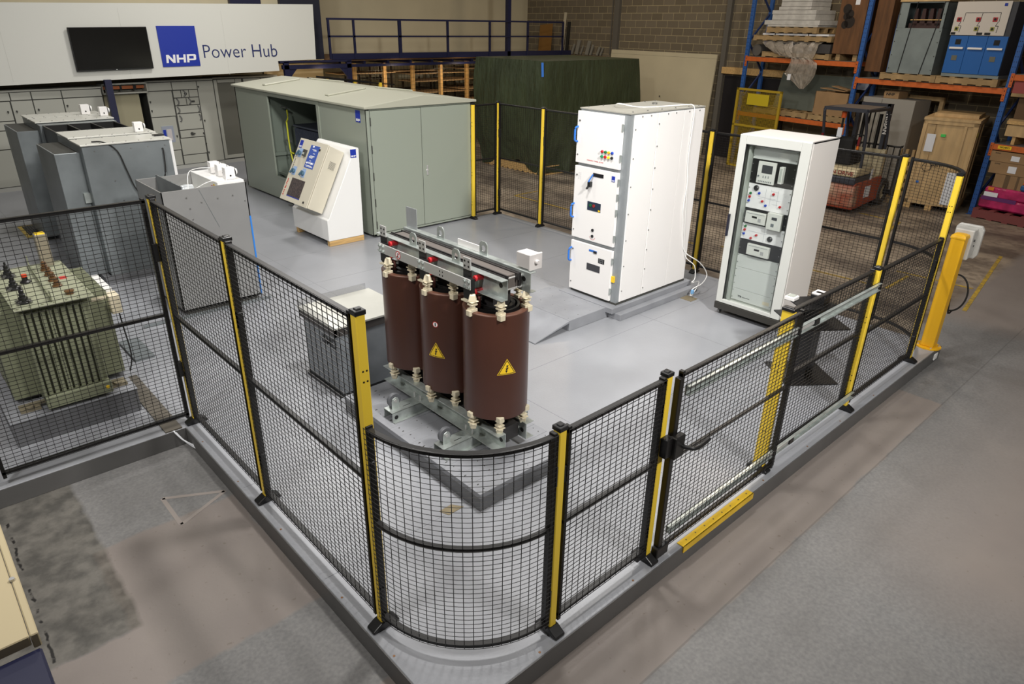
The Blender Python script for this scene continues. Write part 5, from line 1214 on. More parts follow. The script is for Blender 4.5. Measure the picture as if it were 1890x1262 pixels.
# leaning stock on the mezzanine by the block wall
M_PROF = mat('aluminium_profile', (150, 148, 140), .4, .5)
def lean(name, lab, cat, y, z0, z1, w_, m, out=.35, tilt=0, grp=None, th=.03):
    F = WL
    o = MB().bar((-out, y, z0), (-.03, y+tilt, z1), th, w_, upv=(0, 1, 0)).xf(F).build(name, m, None); tag(o, lab, cat, grp); return o
lean('leaning_board', 'brown board leaning on block wall behind the railing', 'board', 6.95, 2.25, 3.12, .62, mat('brown_board', (140, 100, 44), .7), .14, .06)
ordn = ['tallest pale', 'second', 'third', 'fourth', 'fifth', 'sixth', 'seventh', 'eighth', 'ninth']
for i, (y, z1, w_) in enumerate(((6.12, 3.48, .1), (5.98, 3.05, .04), (5.62, 2.55, .08), (5.40, 2.68, .14), (5.2, 2.52, .05), (4.92, 2.66, .14), (4.75, 2.55, .08), (4.45, 2.5, .08), (4.3, 2.48, .05))):
    lean('leaning_profile', ordn[i]+' of the metal profiles leaning on block wall, counted from the railing', 'metal profile', y, 2.25, z1, w_, M_PROF if i else mat('cream_profile', (196, 186, 160), .5), .1, -.05, 'metal profiles leaning on the wall')
lean('leaning_tube', 'dark tube leaning behind the pale profile', 'tube', 5.88, 2.25, 3.2, .13, M_BLKP, .1, 0)
# big pale board leaning on the block wall
t = thing('leaning_partition', 'large pale partition board leaning on the block wall', 'board', tuple(WL @ Vector((-.2, 1.8, FZ))), 0)
MB().prism([(-.34, FZ+.001), (-.30, FZ+.001), (-.11, 2.45), (-.15, 2.45)], -.15, 3.76, 'y').xf(WL).build('board_sheet', M_BEIGE, t); MB().prism([(-.158, 2.33), (-.148, 2.33), (-.148, 2.345), (-.158, 2.345)], -.15, 3.76, 'y').xf(WL).build('board_edge_line', M_DSTEEL, t)
MB().cyl((-.265, 2.5, 1.25), (-.255, 2.5, 1.25), .02, 8).cyl((-.265, 1.6, 1.27), (-.255, 1.6, 1.27), .02, 8).xf(WL).build('board_hooks', M_GAP, t)
# ================================================================== tarpaulin covered pallet
tp = thing('covered_pallet', 'very large load under a dark green tarpaulin on a timber pallet', 'covered load', (11.7, 10.8, FZ))
M_TARP = mat('dark_green_tarpaulin', (58, 66, 46), .3, var=.12, scale=3, bump=1.0, bscale=10, stretch=(1, 1, .3))
for n_ in M_TARP.node_tree.nodes:
    if n_.type == 'MAPPING': n_.inputs['Rotation'].default_value = (deg(25), deg(25), 0)
for n_ in M_TARP.node_tree.nodes:
    if n_.type == 'BUMP': n_.inputs['Distance'].default_value = .05
def tarp():
    X0, X1, Y0, Y1, ZT = 10.05, 13.35, 9.6, 11.95, 2.37
    vs = []; fs = []
    rng = random.Random(3)
    per = []
    N = 56
    def corner_pts(a, b, n): return [(a[0]+(b[0]-a[0])*i/n, a[1]+(b[1]-a[1])*i/n) for i in range(n)]
    per += corner_pts((X0, Y0), (X1, Y0), 40)+corner_pts((X1, Y0), (X1, Y1), 28)+corner_pts((X1, Y1), (X0, Y1), 40)+corner_pts((X0, Y1), (X0, Y0), 28)
    n = len(per); cx, cy = (X0+X1)/2, (Y0+Y1)/2; rows = 34
    for k in range(rows+1):
        f = k/rows; z = ZT-(ZT-FZ-.02)*f
        for i, (x, y) in enumerate(per):
            dx, dy = x-cx, y-cy; L_ = math.hypot(dx, dy)
            side = 1 if abs(abs(dx)-(X1-X0)/2) < .01 else 0
            nx = (1 if dx > 0 else -1) if abs(abs(dx)-(X1-X0)/2) < .01 else 0; ny = (1 if dy > 0 else -1) if abs(abs(dy)-(Y1-Y0)/2) < .01 else 0
            ph = i*.9
            fold = .05*math.sin(ph*.35+f*5)*f+.022*math.sin(ph*1.1+f*11)*f+.012*math.sin(ph*2.3-f*14)*f
            bulge = .22*math.sin(min(1, f*1.25)*PI)*.55
            d_ = bulge*.55+fold
            tuck = -.35*max(0, f-.72)/.28 if (x < X0+.9) else 0
            zz = z
            if f > .6:
                zz = z + (.26*max(0, 1-abs((y-10.55))/.55) if abs(x-X0) < .02 else 0)*(f-.6)/.4
                zz += .03*math.sin(i*.35)**2*(f-.6)/.4
            vs.append((x+nx*(d_+tuck*.5), y+ny*(d_+tuck*.5), max(zz, FZ+.012)))
    for k in range(rows):
        for i in range(n):
            j = (i+1) % n; fs.append((k*n+i, k*n+j, (k+1)*n+j, (k+1)*n+i))
    # top
    c = len(vs); vs.append((cx, cy, ZT+.02))
    for i in range(n): fs.append((c, (i+1) % n, i))
    return MB().add(vs, fs)
o = tarp().build('tarpaulin', M_TARP, tp, smooth=True)
q = MB().bar((10.0, 9.62, 2.34), (9.98, 9.58, 2.05), .05, .02).build('blue_strap_end', M_BLUEP, tp)
def pallet(parent, M, L_, W_, z, n=7, m=None, nb=3, h=.12):
    """M: plan matrix; slats run along local y"""
    q = MB()
    for k in range(nb):
        x = -W_/2+.05+k*(W_-.1)/(nb-1); q.box(x-.045, x+.045, -L_/2, L_/2, z+.018, z+h-.018)
    for zz in (z, z+h-.018):
        for i in range(n):
            y = -L_/2+.05+i*(L_-.1)/(n-1); q.box(-W_/2, W_/2, y-.05, y+.05, zz, zz+.018)
    return q.xf(M).build('pallet_timber', m or M_PALLET, parent)
pallet(tp, Matrix.Translation((11.7, 10.75, 0)), 2.1, 3.0, FZ+.001, n=12, m=M_WOOD, nb=5, h=.2)

# ================================================================== pallet racking
RA = -math.atan2(.969, 5.926)
RF = Matrix.Translation((14.255, 1.854, 0)) @ Matrix.Rotation(RA, 4, 'Z')     # local: x into the rack, y along it
def rk_(x, y, z=0): return tuple(RF @ Vector((x, y, z)))
def upright(y, lab, ztop=4.1, depth=.80):
    t = thing('rack_upright', lab, 'rack upright', rk_(.0, y, FZ), RA, 'blue racking uprights')
    for x in (0, depth-.08):
        o = MB().box(x, x+.07, y-.045, y+.045, FZ, ztop).xf(RF).build('upright_column', M_RACKB, t, bevel=.004)
        if x == 0:
            q = MB()
            for i in range(int((ztop-FZ)/.085)):
                z = FZ+.05+i*.085
                for s in (-1, 1): q.cyl((-.0015, y+s*.02, z), (.001, y+s*.02, z), .008, 6)
            q.xf(RF).build('upright_slots', M_BLK, o)
    q = MB(); zs = [FZ+.3, .75, 1.45, 2.1, 2.8, 3.45, 4.1]
    for i in range(len(zs)-1):
        a, b_ = (0.035, depth-.045) if i % 2 == 0 else (depth-.045, .035); q.bar((a, y, zs[i]), (b_, y, zs[i+1]), .035)
    q.xf(RF).build('diagonal_braces', mat('rack_brace_blue', (36, 56, 104), .5), t); MB().box(-.02, .1, y-.07, y+.07, FZ, FZ+.006).xf(RF).build('foot_plate', M_RACKB, t)
upright(0, 'blue perforated rack upright right of the plywood crate'); upright(3.0, 'blue perforated rack upright behind the forklift'); upright(6.0, 'blue perforated rack upright beside the dark doorway', depth=.74)
upright(-3.0, 'blue perforated rack upright at far right edge, cropped')
def beam(y0, y1, z, lab, back=True):
    t = thing('racking_rail', lab, 'rack beam', rk_(0, (y0+y1)/2, z), RA, 'orange racking beams')
    for x in ((-.005, .66) if back else (-.005,)):
        MB().box(x, x+.05, y0+.045, y1-.045, z-.10, z).xf(RF).build('beam_rail', M_RACKO, t, bevel=.004)
    for ya in (y0, y1-.06): o = MB().box(-.012, .0, ya, ya+.06, z-.22, z+.02).xf(RF).build('end_connector', M_RACKO, t, bevel=.003)
    q = MB()
    for yy in (y0+.03, y1-.03):
        for k in range(3): q.cyl((-.014, yy, z-.04-k*.07), (-.011, yy, z-.04-k*.07), .009, 8)
    q.xf(RF).build('connector_slots', M_BLK, o)
def wdeck(y0, y1, z, lab):
    q = MB()
    n = int((y1-y0)/.05)
    for i in range(n): q.box(.0, .70, y0+.06+i*.05, y0+.064+i*.05, z, z+.005)
    for k in range(12): q.box(.0+k*.063, .004+k*.063, y0+.05, y1-.05, z+.005, z+.009)
    o = q.xf(Matrix()).build('wire_deck', mat('galvanised_wire', (140, 140, 136), .4, .7), None); o.matrix_world = RF; o.location = RF.translation; o.rotation_euler = (0, 0, RA)
    tag(o, lab, 'wire deck', 'wire decks on the racking')
beam(3, 6, 2.47, 'orange rack beam under the pallets of white sheets'); beam(3, 6, 1.19, 'orange rack beam under grey panel, behind yellow cage door')
beam(0, 3, 2.165, 'orange rack beam under blue switchgear'); beam(-3, 0, 2.41, 'orange rack beam above the red slab at right edge'); beam(-3, 0, 1.20, 'orange rack beam with yellow label at right edge')
for a in ((3, 6, 2.472, 'wire deck of the upper left rack bay'), (3, 6, 1.192, 'wire deck of the lower left rack bay'), (0, 3, 2.167, 'wire deck under the blue switchgear'), (-3, 0, 2.412, 'wire deck of the upper right bay'), (-3, 0, 1.202, 'wire deck of the lower right bay')): wdeck(*a)
def rbox(name, m, par, *a, **k): return MB().box(*a).xf(RF).build(name, m, par, bevel=k.get('bevel', .003))
def rthing(name, lab, cat, x, y, z, grp=None): return thing(name, lab, cat, rk_(x, y, z), RA, grp)
for y0, y1, z, s_, lab in ((-.14, -.05, 1.10, 'WO0N1', 0), (-.38, -.26, 2.31, 'RP30', 0)):
    pass
t = rthing('bay_label', 'yellow bay label on lower orange beam at right', 'label', -.01, -.22, 1.12); rbox('label_plate', M_WY, t, -.012, -.008, -.37, -.14, 1.125, 1.185, bevel=0); text('label_text', 'WO4971', .045, M_TXTK, t, RF @ frame((-.013, -.255, 1.155), (0, -1, 0), (0, 0, 1)), offset=.001)
t = rthing('bay_label', 'yellow bay label on upper orange beam at right edge', 'label', -.01, -.38, 2.33); rbox('label_plate', M_WY, t, -.012, -.008, -.52, -.27, 2.32, 2.385, bevel=0); text('label_text', 'RP-34', .045, M_TXTK, t, RF @ frame((-.013, -.39, 2.352), (0, -1, 0), (0, 0, 1)), offset=.001)
# --- upper left bay: pallets of sheets
def rpallet(name, lab, x, y, z, L_, W_, h=.12, n=6, grp='timber pallets on the racking'):
    t = rthing(name, lab, 'pallet', x, y, z, grp)
    pallet(t, RF @ Matrix.Translation((x, y, 0)), L_, W_, z, n=n, h=h, nb=4 if h > .13 else 3)
    return t
rpallet('pallet', 'lowest timber pallet on upper left bay, half hidden by plastic film', .35, 4.62, 2.482, 1.8, .74)
t = rthing('dark_carton', 'long dark carton under the plastic film on upper left bay', 'carton', .35, 4.6, 2.61); rbox('carton_body', mat('charcoal_carton', (64, 62, 62), .6), t, .02, .7, 3.75, 5.2, 2.61, 2.80)
t = MB().lathe((0, 0, 0), [(0, -.3), (.13, -.3), (.13, .3), (0, .3)], 24, axis='x').xf(RF @ Matrix.Translation((.4, 5.78, 2.62))).build('felt_roll', mat('grey_felt', (92, 88, 82), .9), None, smooth=True); tag(t, 'grey roll lying on upper left rack bay beside the upright', 'roll')
rpallet('pallet', 'wide timber pallet carrying flat white sheets', .35, 4.79, 2.84, 2.1, .74, n=8)
t = rthing('sheet_stack', 'flat bundle of white sheets strapped on the wide pallet', 'sheet bundle', .35, 4.75, 2.962); rbox('sheets', M_PAPER, t, .03, .65, 3.85, 5.62, 2.962, 3.0); rbox('strap', M_BLKP, t, .028, .652, 4.35, 4.37, 2.96, 3.003, bevel=0); rbox('strap', M_BLKP, t, .028, .652, 5.25, 5.27, 2.96, 3.003, bevel=0)
rpallet('pallet', 'upper timber pallet carrying the tall stack of white wrapped slabs', .35, 4.82, 3.01, 1.35, .74, h=.13)
M_WRAP = mat('wrapped_white_board', (198, 196, 190), .3, var=.06, scale=8, bump=.3, bscale=20)
for i, (z0, z1, a, b_) in enumerate(((3.142, 3.18, 4.15, 5.5), (3.182, 3.28, 4.12, 5.6), (3.285, 3.40, 4.25, 5.40), (3.405, 3.49, 4.25, 5.42), (3.495, 3.56, 4.4, 5.25), (3.565, 3.66, 4.4, 5.2), (3.665, 3.80, 4.4, 5.2))):
    t = rthing('wrapped_slab', ['thin lowest', 'second lowest, widest', 'third lowest', 'fourth from bottom', 'fifth from bottom', 'second from top', 'topmost'][i]+' white wrapped slab on the upper left pallet', 'slab', .35, (a+b_)/2, z0, 'white wrapped slabs'); rbox('slab_body', M_WRAP, t, .0, .72, a, b_, z0, z1, bevel=.006)
# plastic film draped over the beam
def film():
    prof = [(.30, 2.85), (.05, 2.85), (-.03, 2.80), (-.06, 2.70), (-.05, 2.60), (-.06, 2.50), (-.08, 2.42), (-.09, 2.3), (-.07, 2.15), (-.05, 2.0), (-.04, 1.85)]
    hi = [(5.55, 3.95), (5.55, 3.95), (5.55, 4.0), (5.4, 4.0), (5.2, 4.05), (4.65, 4.1), (4.62, 3.95), (4.65, 3.92), (4.75, 3.95), (4.55, 4.05), (4.30, 4.20)]
    vs = []; fs = []; n = 26
    for k, (x, z) in enumerate(prof):
        a, b_ = hi[k]
        for i in range(n+1):
            s = i/n; y = a+(b_-a)*s
            vs.append(tuple(RF @ Vector((x+.018*math.sin(i*1.3+k*.8)+.012*math.sin(i*2.9-k), y, z-(.1*math.sin(s*PI) if 1 < k < 5 else 0)+.012*math.sin(i*2.1)))))
    for k in range(len(prof)-1):
        for i in range(n): fs.append((k*(n+1)+i, k*(n+1)+i+1, (k+1)*(n+1)+i+1, (k+1)*(n+1)+i))
    return MB().add(vs, fs)
M_FILM = mat('crinkled_clear_film', (176, 166, 152), .18, var=.1, scale=12, bump=.7, bscale=16)
M_FILM.node_tree.nodes['Principled BSDF'].inputs['Alpha'].default_value = .62
t = film().build('plastic_film', M_FILM, None, smooth=True); tag(t, 'crinkled clear plastic film hanging over the upper left orange beam', 'plastic film')
t = rthing('hanging_tag', 'white tag on the hanging plastic film', 'tag', -.1, 4.6, 2.1); rbox('tag_card', M_PAPER, t, -.125, -.122, 4.53, 4.62, 2.02, 2.15, bevel=0)
# dark timber crate
t = rthing('dark_timber_crate', 'tall dark stained plywood crate with black stains on upper left bay', 'crate', .35, 3.35, 2.6)
rbox('crate_body', M_DKWOOD, t, .0, .74, 3.06, 3.68, 2.62, 3.95); rbox('crate_runners', M_PALLET, t, .05, .7, 3.1, 3.2, 2.482, 2.62); rbox('crate_runners', M_PALLET, t, .05, .7, 3.5, 3.6, 2.482, 2.62); rbox('torn_label', M_PAPER, t, -.004, 0, 3.24, 3.34, 3.58, 3.68, bevel=0)
q = MB()
for y, z, r_ in ((3.5, 3.5, .10), (3.42, 3.4, .09), (3.5, 3.36, .07), (3.4, 3.25, .12), (3.5, 3.2, .08)): q.cyl((-.003, y, z), (.0, y, z), r_, 20)
q.xf(RF).build('ink_stain', mat('ink_stain', (34, 26, 20), .5), t)
t = rthing('brown_plywood_box', 'brown plywood box between upright and grey cabinet on rack', 'crate', .4, 2.65, 2.5); rbox('box_body', M_DKWOOD, t, .15, .76, 2.58, 2.93, 2.30, 3.95)
# --- middle bay: switchgear on pallets
rpallet('pallet', 'timber pallet under the grey galvanised cubicle', .36, 1.88, 2.18, 1.14, .8, h=.13, n=5); rpallet('pallet', 'timber pallet under the blue switchgear', .36, .74, 2.18, 1.12, .8, h=.13, n=5)
t = rthing('racked_cubicle', 'grey galvanised cubicle with open brown top section on rack', 'electrical cubicle', .36, 1.9, 2.31)
rbox('cubicle_body', mat('dull_galvanised', (136, 146, 146), .45, .4, var=.06, scale=3), t, .02, .72, 1.44, 2.36, 2.311, 3.15)
MB().box(.02, .04, 2.18, 2.36, 3.15, 3.62).box(.02, .05, 1.44, 1.50, 3.15, 3.62).box(.60, .72, 1.44, 2.36, 3.15, 3.62).box(.02, .72, 2.34, 2.36, 3.15, 3.62).box(.02, .72, 1.44, 1.455, 3.15, 3.62).box(.02, .72, 1.44, 2.36, 3.60, 3.62).xf(RF).build('upper_frame', mat('dull_galvanised', (136, 146, 146), .45, .4), t)
o = MB().box(.1, .58, 1.5, 2.16, 3.15, 3.24).xf(RF).build('brown_insulators', mat('dark_brown_insulator', (58, 36, 34), .5), t); q = MB()
for i in range(4): q.prism([(1.55+i*.15, 3.2), (1.66+i*.15, 3.2), (1.64+i*.15, 3.5), (1.58+i*.15, 3.5)], .1, .2, 'x')
q.xf(RF).build('insulator_fins', mat('dark_brown_insulator', (58, 36, 34), .5), o); rbox('timber_crossbar', M_WOOD, t, .08, .1, 1.52, 2.14, 3.29, 3.31); rbox('timber_cap', M_PLY, t, .0, .74, 1.42, 2.38, 3.62, 3.68)
MB().bar((.012, 2.12, 2.31), (.012, 2.02, 3.62), .014, .006).bar((.012, 1.68, 2.31), (.012, 1.50, 3.62), .014, .006).xf(RF).build('black_strap', M_BLKP, t)
q = MB()
for z in (2.4, 2.65, 2.9, 3.1, 3.4):
    for y in (1.47, 2.33): q.cyl((.02, y, z), (.014, y, z), .009, 8)
q.xf(RF).build('body_screws', M_GAP, t)
rbox('blue_side_column', M_RACKB, rthing('blue_post_guard', 'blue post behind the grey galvanised cubicle on rack', 'post', .75, 2.48, 2.31), .25, .33, 2.42, 2.50, 2.175, 3.4)
t = rthing('blue_switchgear', 'blue three-door switchgear with white mimic panel on rack', 'switchgear cabinet', .36, .75, 2.31)
rbox('cabinet_body', mat('dark_cabinet_side', (58, 60, 66), .5), t, .04, .74, .23, 1.25, 2.311, 3.60); rbox('grey_base', mat('dull_galvanised', (136, 146, 146), .45, .4), t, .03, .74, .22, 1.255, 2.311, 2.37)
mp_ = rbox('mimic_panel', mat('mimic_white', (204, 198, 190), .4), t, .02, .04, .33, 1.27, 3.04, 3.61)
M_SWB = mat('switchgear_blue', (36, 96, 168), .4)
for i, (a, b_) in enumerate(((.235, .575), (.58, .915), (.92, 1.25))):
    d = rbox('blue_door', M_SWB, t, .018, .04, a, b_, 2.372, 3.03); rbox('white_handle', M_WHITE, d, -.012, .018, a+.04, b_-.04, 2.80, 2.835)
    if i != 1: rbox('round_window', M_BLKP, d, .014, .018, (a+b_)/2-.05, (a+b_)/2+.05, 2.88, 2.97, bevel=.001); rbox('round_window', mat('olive_window', (104, 104, 92), .4), d, .014, .018, (a+b_)/2-.05, (a+b_)/2+.05, 2.60, 2.69, bevel=.001)
q = MB()
def ln(y0, z0, y1, z1, w_=.008): q.bar((.0185, y0, z0), (.0185, y1, z1), w_, .002, upv=(1, 0, 0))
ln(1.08, 3.42, .47, 3.42); ln(1.08, 3.42, 1.09, 3.27); ln(.78, 3.42, .79, 3.27); ln(.47, 3.42, .47, 3.27)
for yy in (1.13, .80, .48): ln(yy, 3.27, yy+.03, 3.2); ln(yy+.03, 3.2, yy-.02, 3.2); ln(yy-.02, 3.2, yy-.01, 3.09)
q.xf(RF).build('mimic_lines', M_TXTK, mp_)
for yy in (1.17, .83, .54):
    rbox('red_label', mat('dull_red_label', (170, 44, 50), .5), mp_, .015, .02, yy-.04, yy+.04, 3.27, 3.345, bevel=0); MB().cyl((.012, yy, 3.31), (.02, yy, 3.31), .022, 14).xf(RF).build('mimic_knob', M_BLKP, mp_)
for yy in (1.18, .83, .55):
    rbox('olive_label', mat('olive_label', (150, 150, 70), .5), mp_, .015, .02, yy-.035, yy+.035, 3.115, 3.185, bevel=0); MB().cyl((.012, yy, 3.15), (.02, yy, 3.15), .022, 14).xf(RF).build('mimic_knob', M_BLKP, mp_)
for a, b_ in ((.56, .66), (.70, .80), (1.18, 1.26)): rbox('black_caption', M_BLKP, mp_, .015, .02, a, b_, 3.05, 3.09, bevel=0)
rbox('blue_maker_plate', M_BLUE, mp_, .015, .02, .40, .45, 3.53, 3.575, bevel=0)
# --- lower left bay
t = rthing('grey_panel_sheet', 'large grey green sheet leaning on lower left rack shelf', 'panel', .4, 4.4, 1.3)
MB().prism([(.40, 1.34), (.42, 1.34), (.62, 2.13), (.60, 2.13)], 3.35, 5.28, 'y').xf(RF).build('panel_sheet', mat('slate_green_sheet', (92, 98, 88), .5), t)
rpallet('pallet', 'timber pallet under the leaning grey sheet', .36, 4.78, 1.205, 1.5, .74, h=.13); rpallet('pallet', 'pale timber pallet under the open carton behind forklift', .36, 3.5, 1.205, .95, .74, h=.13)
t = rthing('open_carton', 'large open cardboard carton on pale pallet behind the forklift', 'carton', .36, 3.5, 1.34)
q = MB(); q.box(.0, .015, 3.06, 3.88, 1.46, 1.83); q.box(.37, .385, 3.06, 3.88, 1.46, 1.83); q.box(.0, .385, 3.06, 3.075, 1.46, 1.83); q.box(.0, .385, 3.865, 3.88, 1.46, 1.83); q.box(0, .385, 3.06, 3.88, 1.336, 1.46); q.bar((.15, 3.2, 1.86), (.12, 3.8, 1.90), .25, .012); q.bar((.25, 3.2, 1.88), (.25, 3.6, 1.95), .25, .012)
q.xf(RF).build('carton_body', M_CARD, t)
t = rthing('steel_supplier_sheet', 'white printed sheet lettered STEEL behind the open carton', 'sheet', .6, 3.3, 1.9); MB().bar((.68, 3.35, 1.88), (.72, 3.35, 2.11), .55, .01, upv=(1, 0, 0)).xf(RF).build('printed_sheet', mat('pale_blue_print_sheet', (170, 176, 190), .6), t); text('sheet_text', 'STEEL', .10, mat('print_blue', (40, 70, 150), .5), t, RF @ Matrix.Translation((.66, 3.38, 2.02)) @ frame((0, 0, 0), (0, 1, 0), (0, 0, -1)))
t = rthing('papers', 'white papers lying on the lower left wire deck', 'paper', .15, 4.25, 1.2); rbox('paper_sheets', M_PAPER, t, .06, .25, 4.0, 4.45, 1.203, 1.212, bevel=0)
# yellow mesh cage door
t = rthing('yellow_cage', 'yellow framed mesh cage door with solid yellow sign', 'cage', -.3, 5.35, FZ)
q = MB(); M_CY = mat('dull_yellow_paint', (176, 148, 40), .5)
for a in ((-.04, 0, 4.70, 4.76, .4, 1.75), (-.04, 0, 5.98, 6.04, .4, 1.75), (-.04, 0, 4.7, 6.04, 1.70, 1.75), (-.04, 0, 4.7, 6.04, .85, .9), (-.04, 0, 4.7, 6.04, FZ, FZ+.05), (-.04, 0, 4.7, 4.76, FZ, .5), (-.04, 0, 5.98, 6.04, FZ, .5)): q.box(*a)
q.xf(RF @ Matrix.Translation((-.06, 0, 0))).build('cage_frame', M_CY, t); q = MB()
for i in range(43): q.box(-.022, -.017, 4.76+i*.03, 4.765+i*.03, FZ, 1.7)
for i in range(60): q.box(-.022, -.017, 4.76, 6.0, FZ+.02+i*.03, FZ+.025+i*.03)
q.xf(RF @ Matrix.Translation((-.06, 0, 0))).build('cage_mesh', M_CY, t); MB().box(-.045, -.04, 5.04, 5.68, 1.38, 1.64).xf(RF @ Matrix.Translation((-.06, 0, 0))).build('yellow_sign', mat('sign_yellow', (200, 178, 36), .5), t)
# --- grey cabinet standing behind the forklift with a carton on it
t = rthing('grey_steel_cabinet', 'tall grey steel cabinet standing behind the forklift mast', 'cabinet', .4, 2.15, FZ); rbox('cabinet_body', mat('warm_grey_enamel', (150, 146, 138), .45), t, .02, .62, 1.60, 2.72, FZ+.08, 1.81); rbox('cabinet_feet', M_PALLET, t, .05, .6, 1.65, 2.68, FZ+.001, FZ+.08); rbox('door_gap', M_GAP, t, .016, .02, 2.30, 2.305, FZ+.1, 1.79, bevel=0)
t = rthing('logo_carton', 'small cardboard carton lettered NHP on top of the grey steel cabinet', 'carton', .3, 2.2, 1.81); rbox('carton_body', M_CARD, t, .10, .45, 2.02, 2.34, 1.812, 1.95); text('carton_letters', 'NHP', .07, M_TXTK, t, RF @ frame((.098, 2.20, 1.89), (0, -1, 0), (0, 0, 1)), sx=1.3, offset=.002)
t = rthing('timber_door_frame', 'bare timber frame standing behind the grey steel cabinet', 'timber frame', .75, 1.75, FZ); MB().box(.68, .75, 1.38, 1.46, FZ, 1.87).box(.68, .75, 2.6, 2.68, FZ, 1.87).box(.68, .75, 1.38, 2.68, 1.79, 1.87).xf(RF).build('frame_timber', M_PLY, t)
# --- right bay
t = rthing('red_slab', 'red brown slab on timber in right upper bay', 'slab', .3, -.6, 2.06); rbox('slab_body', mat('dusty_red', (150, 70, 66), .6), t, .02, .66, -1.2, -.08, 2.10, 2.30); rbox('slab_timber', M_PALLET, t, .02, .66, -1.2, -.08, 2.04, 2.10)
t = rthing('brown_stack', 'dark brown boxes under the red slab in right bay', 'carton', .3, -.8, 1.65); rbox('box_body', mat('dark_cardboard', (96, 74, 50), .8), t, .1, .66, -1.3, -.2, 1.66, 2.04); rbox('timber_tray', M_PALLET, t, .05, .68, -1.3, -.15, 1.60, 1.66)
t = rthing('timber_box', 'pine box on legs standing on the lower right wire deck', 'timber box', .3, -.6, 1.21); rbox('box_body', M_PLY, t, .02, .6, -.60, -.17, 1.36, 1.56); rbox('box_lid', M_WOOD, t, .0, .62, -.8, -.16, 1.57, 1.63); rbox('box_legs', M_WOOD, t, .05, .55, -.36, -.30, 1.213, 1.36)
t = rthing('timber_box', 'second pine box at right edge on the lower wire deck', 'timber box', .3, -.9, 1.21); rbox('box_body', M_PLY, t, .02, .6, -1.1, -.64, 1.213, 1.56)
for z0, z1, y0, y1, lab in ((.90, 1.08, -1.0, -.06, 'upper cardboard carton under right orange beam'), (.685, .895, -1.0, -.10, 'middle cardboard carton in right bay stack'), (.44, .68, -.85, -.24, 'taped lower cardboard carton of the right bay stack')):
    t = rthing('cardboard_carton', lab, 'carton', .3, (y0+y1)/2, z0, 'cartons in the right bay'); rbox('carton_body', M_CARD, t, -.02, .55, y0, y1, z0, z1)
    if z0 > .6: rbox('white_label', M_PAPER, t, -.024, -.02, -.56, -.42, z0+.04, z1-.05, bevel=0); text('carton_print', 'ISUNG', .032, M_TXTK, t, RF @ frame((-.022, y1-.12, z1-.03), (0, -1, 0), (0, 0, 1)))
    else: rbox('brown_tape', mat('brown_tape', (104, 84, 60), .4), t, -.023, -.02, -.50, -.42, z0, z1, bevel=0); rbox('brown_tape', mat('brown_tape', (104, 84, 60), .4), t, -.023, -.02, -.66, -.62, z0, z1, bevel=0)
t = rthing('wrapped_goods', 'pallet load of goods in crimson stretch film at right edge', 'wrapped pallet', .3, -.9, FZ)
M_PINK = mat('crimson_stretch_film', (172, 40, 92), .22, var=.18, scale=5, bump=.5, bscale=9)
q = MB(); nL = 14
gl_ = []; vs = []; fs = []
q.box(-.10, .60, -1.9, -.12, .04, .24); q.box(-.08, .58, -1.85, -.16, .24, .44); o = q.xf(RF).build('wrapped_cartons', M_PINK, t, bevel=.03); rbox('purple_carton_band', mat('purple_film', (100, 48, 104), .3), t, -.105, -.10, -.75, -.15, .2, .27, bevel=0)
rbox('orange_label', mat('orange_label', (220, 130, 40), .5), t, -.09, -.085, -.32, -.22, .38, .44, bevel=0); rbox('white_slip', M_PAPER, t, -.11, -.105, -.42, -.18, .27, .35, bevel=0)
pallet(t, RF @ Matrix.Translation((.25, -1.12, 0)), 2.0, .95, FZ+.001, n=8, m=mat('maroon_pallet', (120, 60, 58), .6), h=.18)
t = rthing('blue_bag', 'blue printed bag on top of the crimson wrapped pallet', 'bag', .2, -1.0, .44); rbox('bag_body', mat('printed_blue', (40, 90, 140), .5), t, -.06, .5, -1.3, -.72, .442, .56, bevel=.03); rbox('orange_band', M_RACKO, t, -.062, .5, -1.3, -.75, .56, .60, bevel=.01)

# ================================================================== plywood crate
t = thing('plywood_crate', 'tall pale plywood crate with timber edges behind the curved fence', 'crate', (14.6, 2.5, FZ), deg(8))
CM = Matrix.Translation((13.84, 2.96, 0)) @ Matrix.Rotation(deg(9), 4, 'Z')   # local x: depth, y negative: width
def cbx(nm, m, *a, **k): return MB().box(*a).xf(CM).build(nm, m, k.get('par', t), bevel=k.get('bevel', .003))
cbx('crate_panels', M_PLY, .02, 1.24, -.88, -.02, FZ+.1, 1.55)
q = MB()
for y in (-.90, -.07, -.22): q.box(0, .02, y, y+(.07 if y != -.22 else .0), FZ+.1, 1.58)
q.box(0, .02, -.74, -.69, FZ+.1, 1.5); q.box(0, .02, -.9, 0, 1.48, 1.58); q.box(0, .02, -.9, 0, FZ+.1, FZ+.18); q.box(.0, 1.25, -.92, -.90, 1.48, 1.58); q.box(.0, .09, -.92, -.90, FZ+.1, 1.58); q.box(.3, .36, -.92, -.90, FZ+.1, 1.5); q.box(.75, .81, -.92, -.90, FZ+.1, 1.5); q.box(0, 1.25, -.92, -.90, FZ+.1, FZ+.2)
q.box(-.01, 1.26, -.93, 0.01, 1.55, 1.60); q.box(.3, 1.2, -.85, -.1, 1.60, 1.66); q.xf(CM).build('crate_battens', M_PLY, t, bevel=.003)
q = MB(); q.box(0, 1.25, -.9, -.78, FZ, FZ+.1); q.box(0, 1.25, -.5, -.38, FZ, FZ+.1); q.box(0, 1.25, -.12, 0, FZ, FZ+.1); q.xf(CM).build('crate_skids', M_WOOD, t)
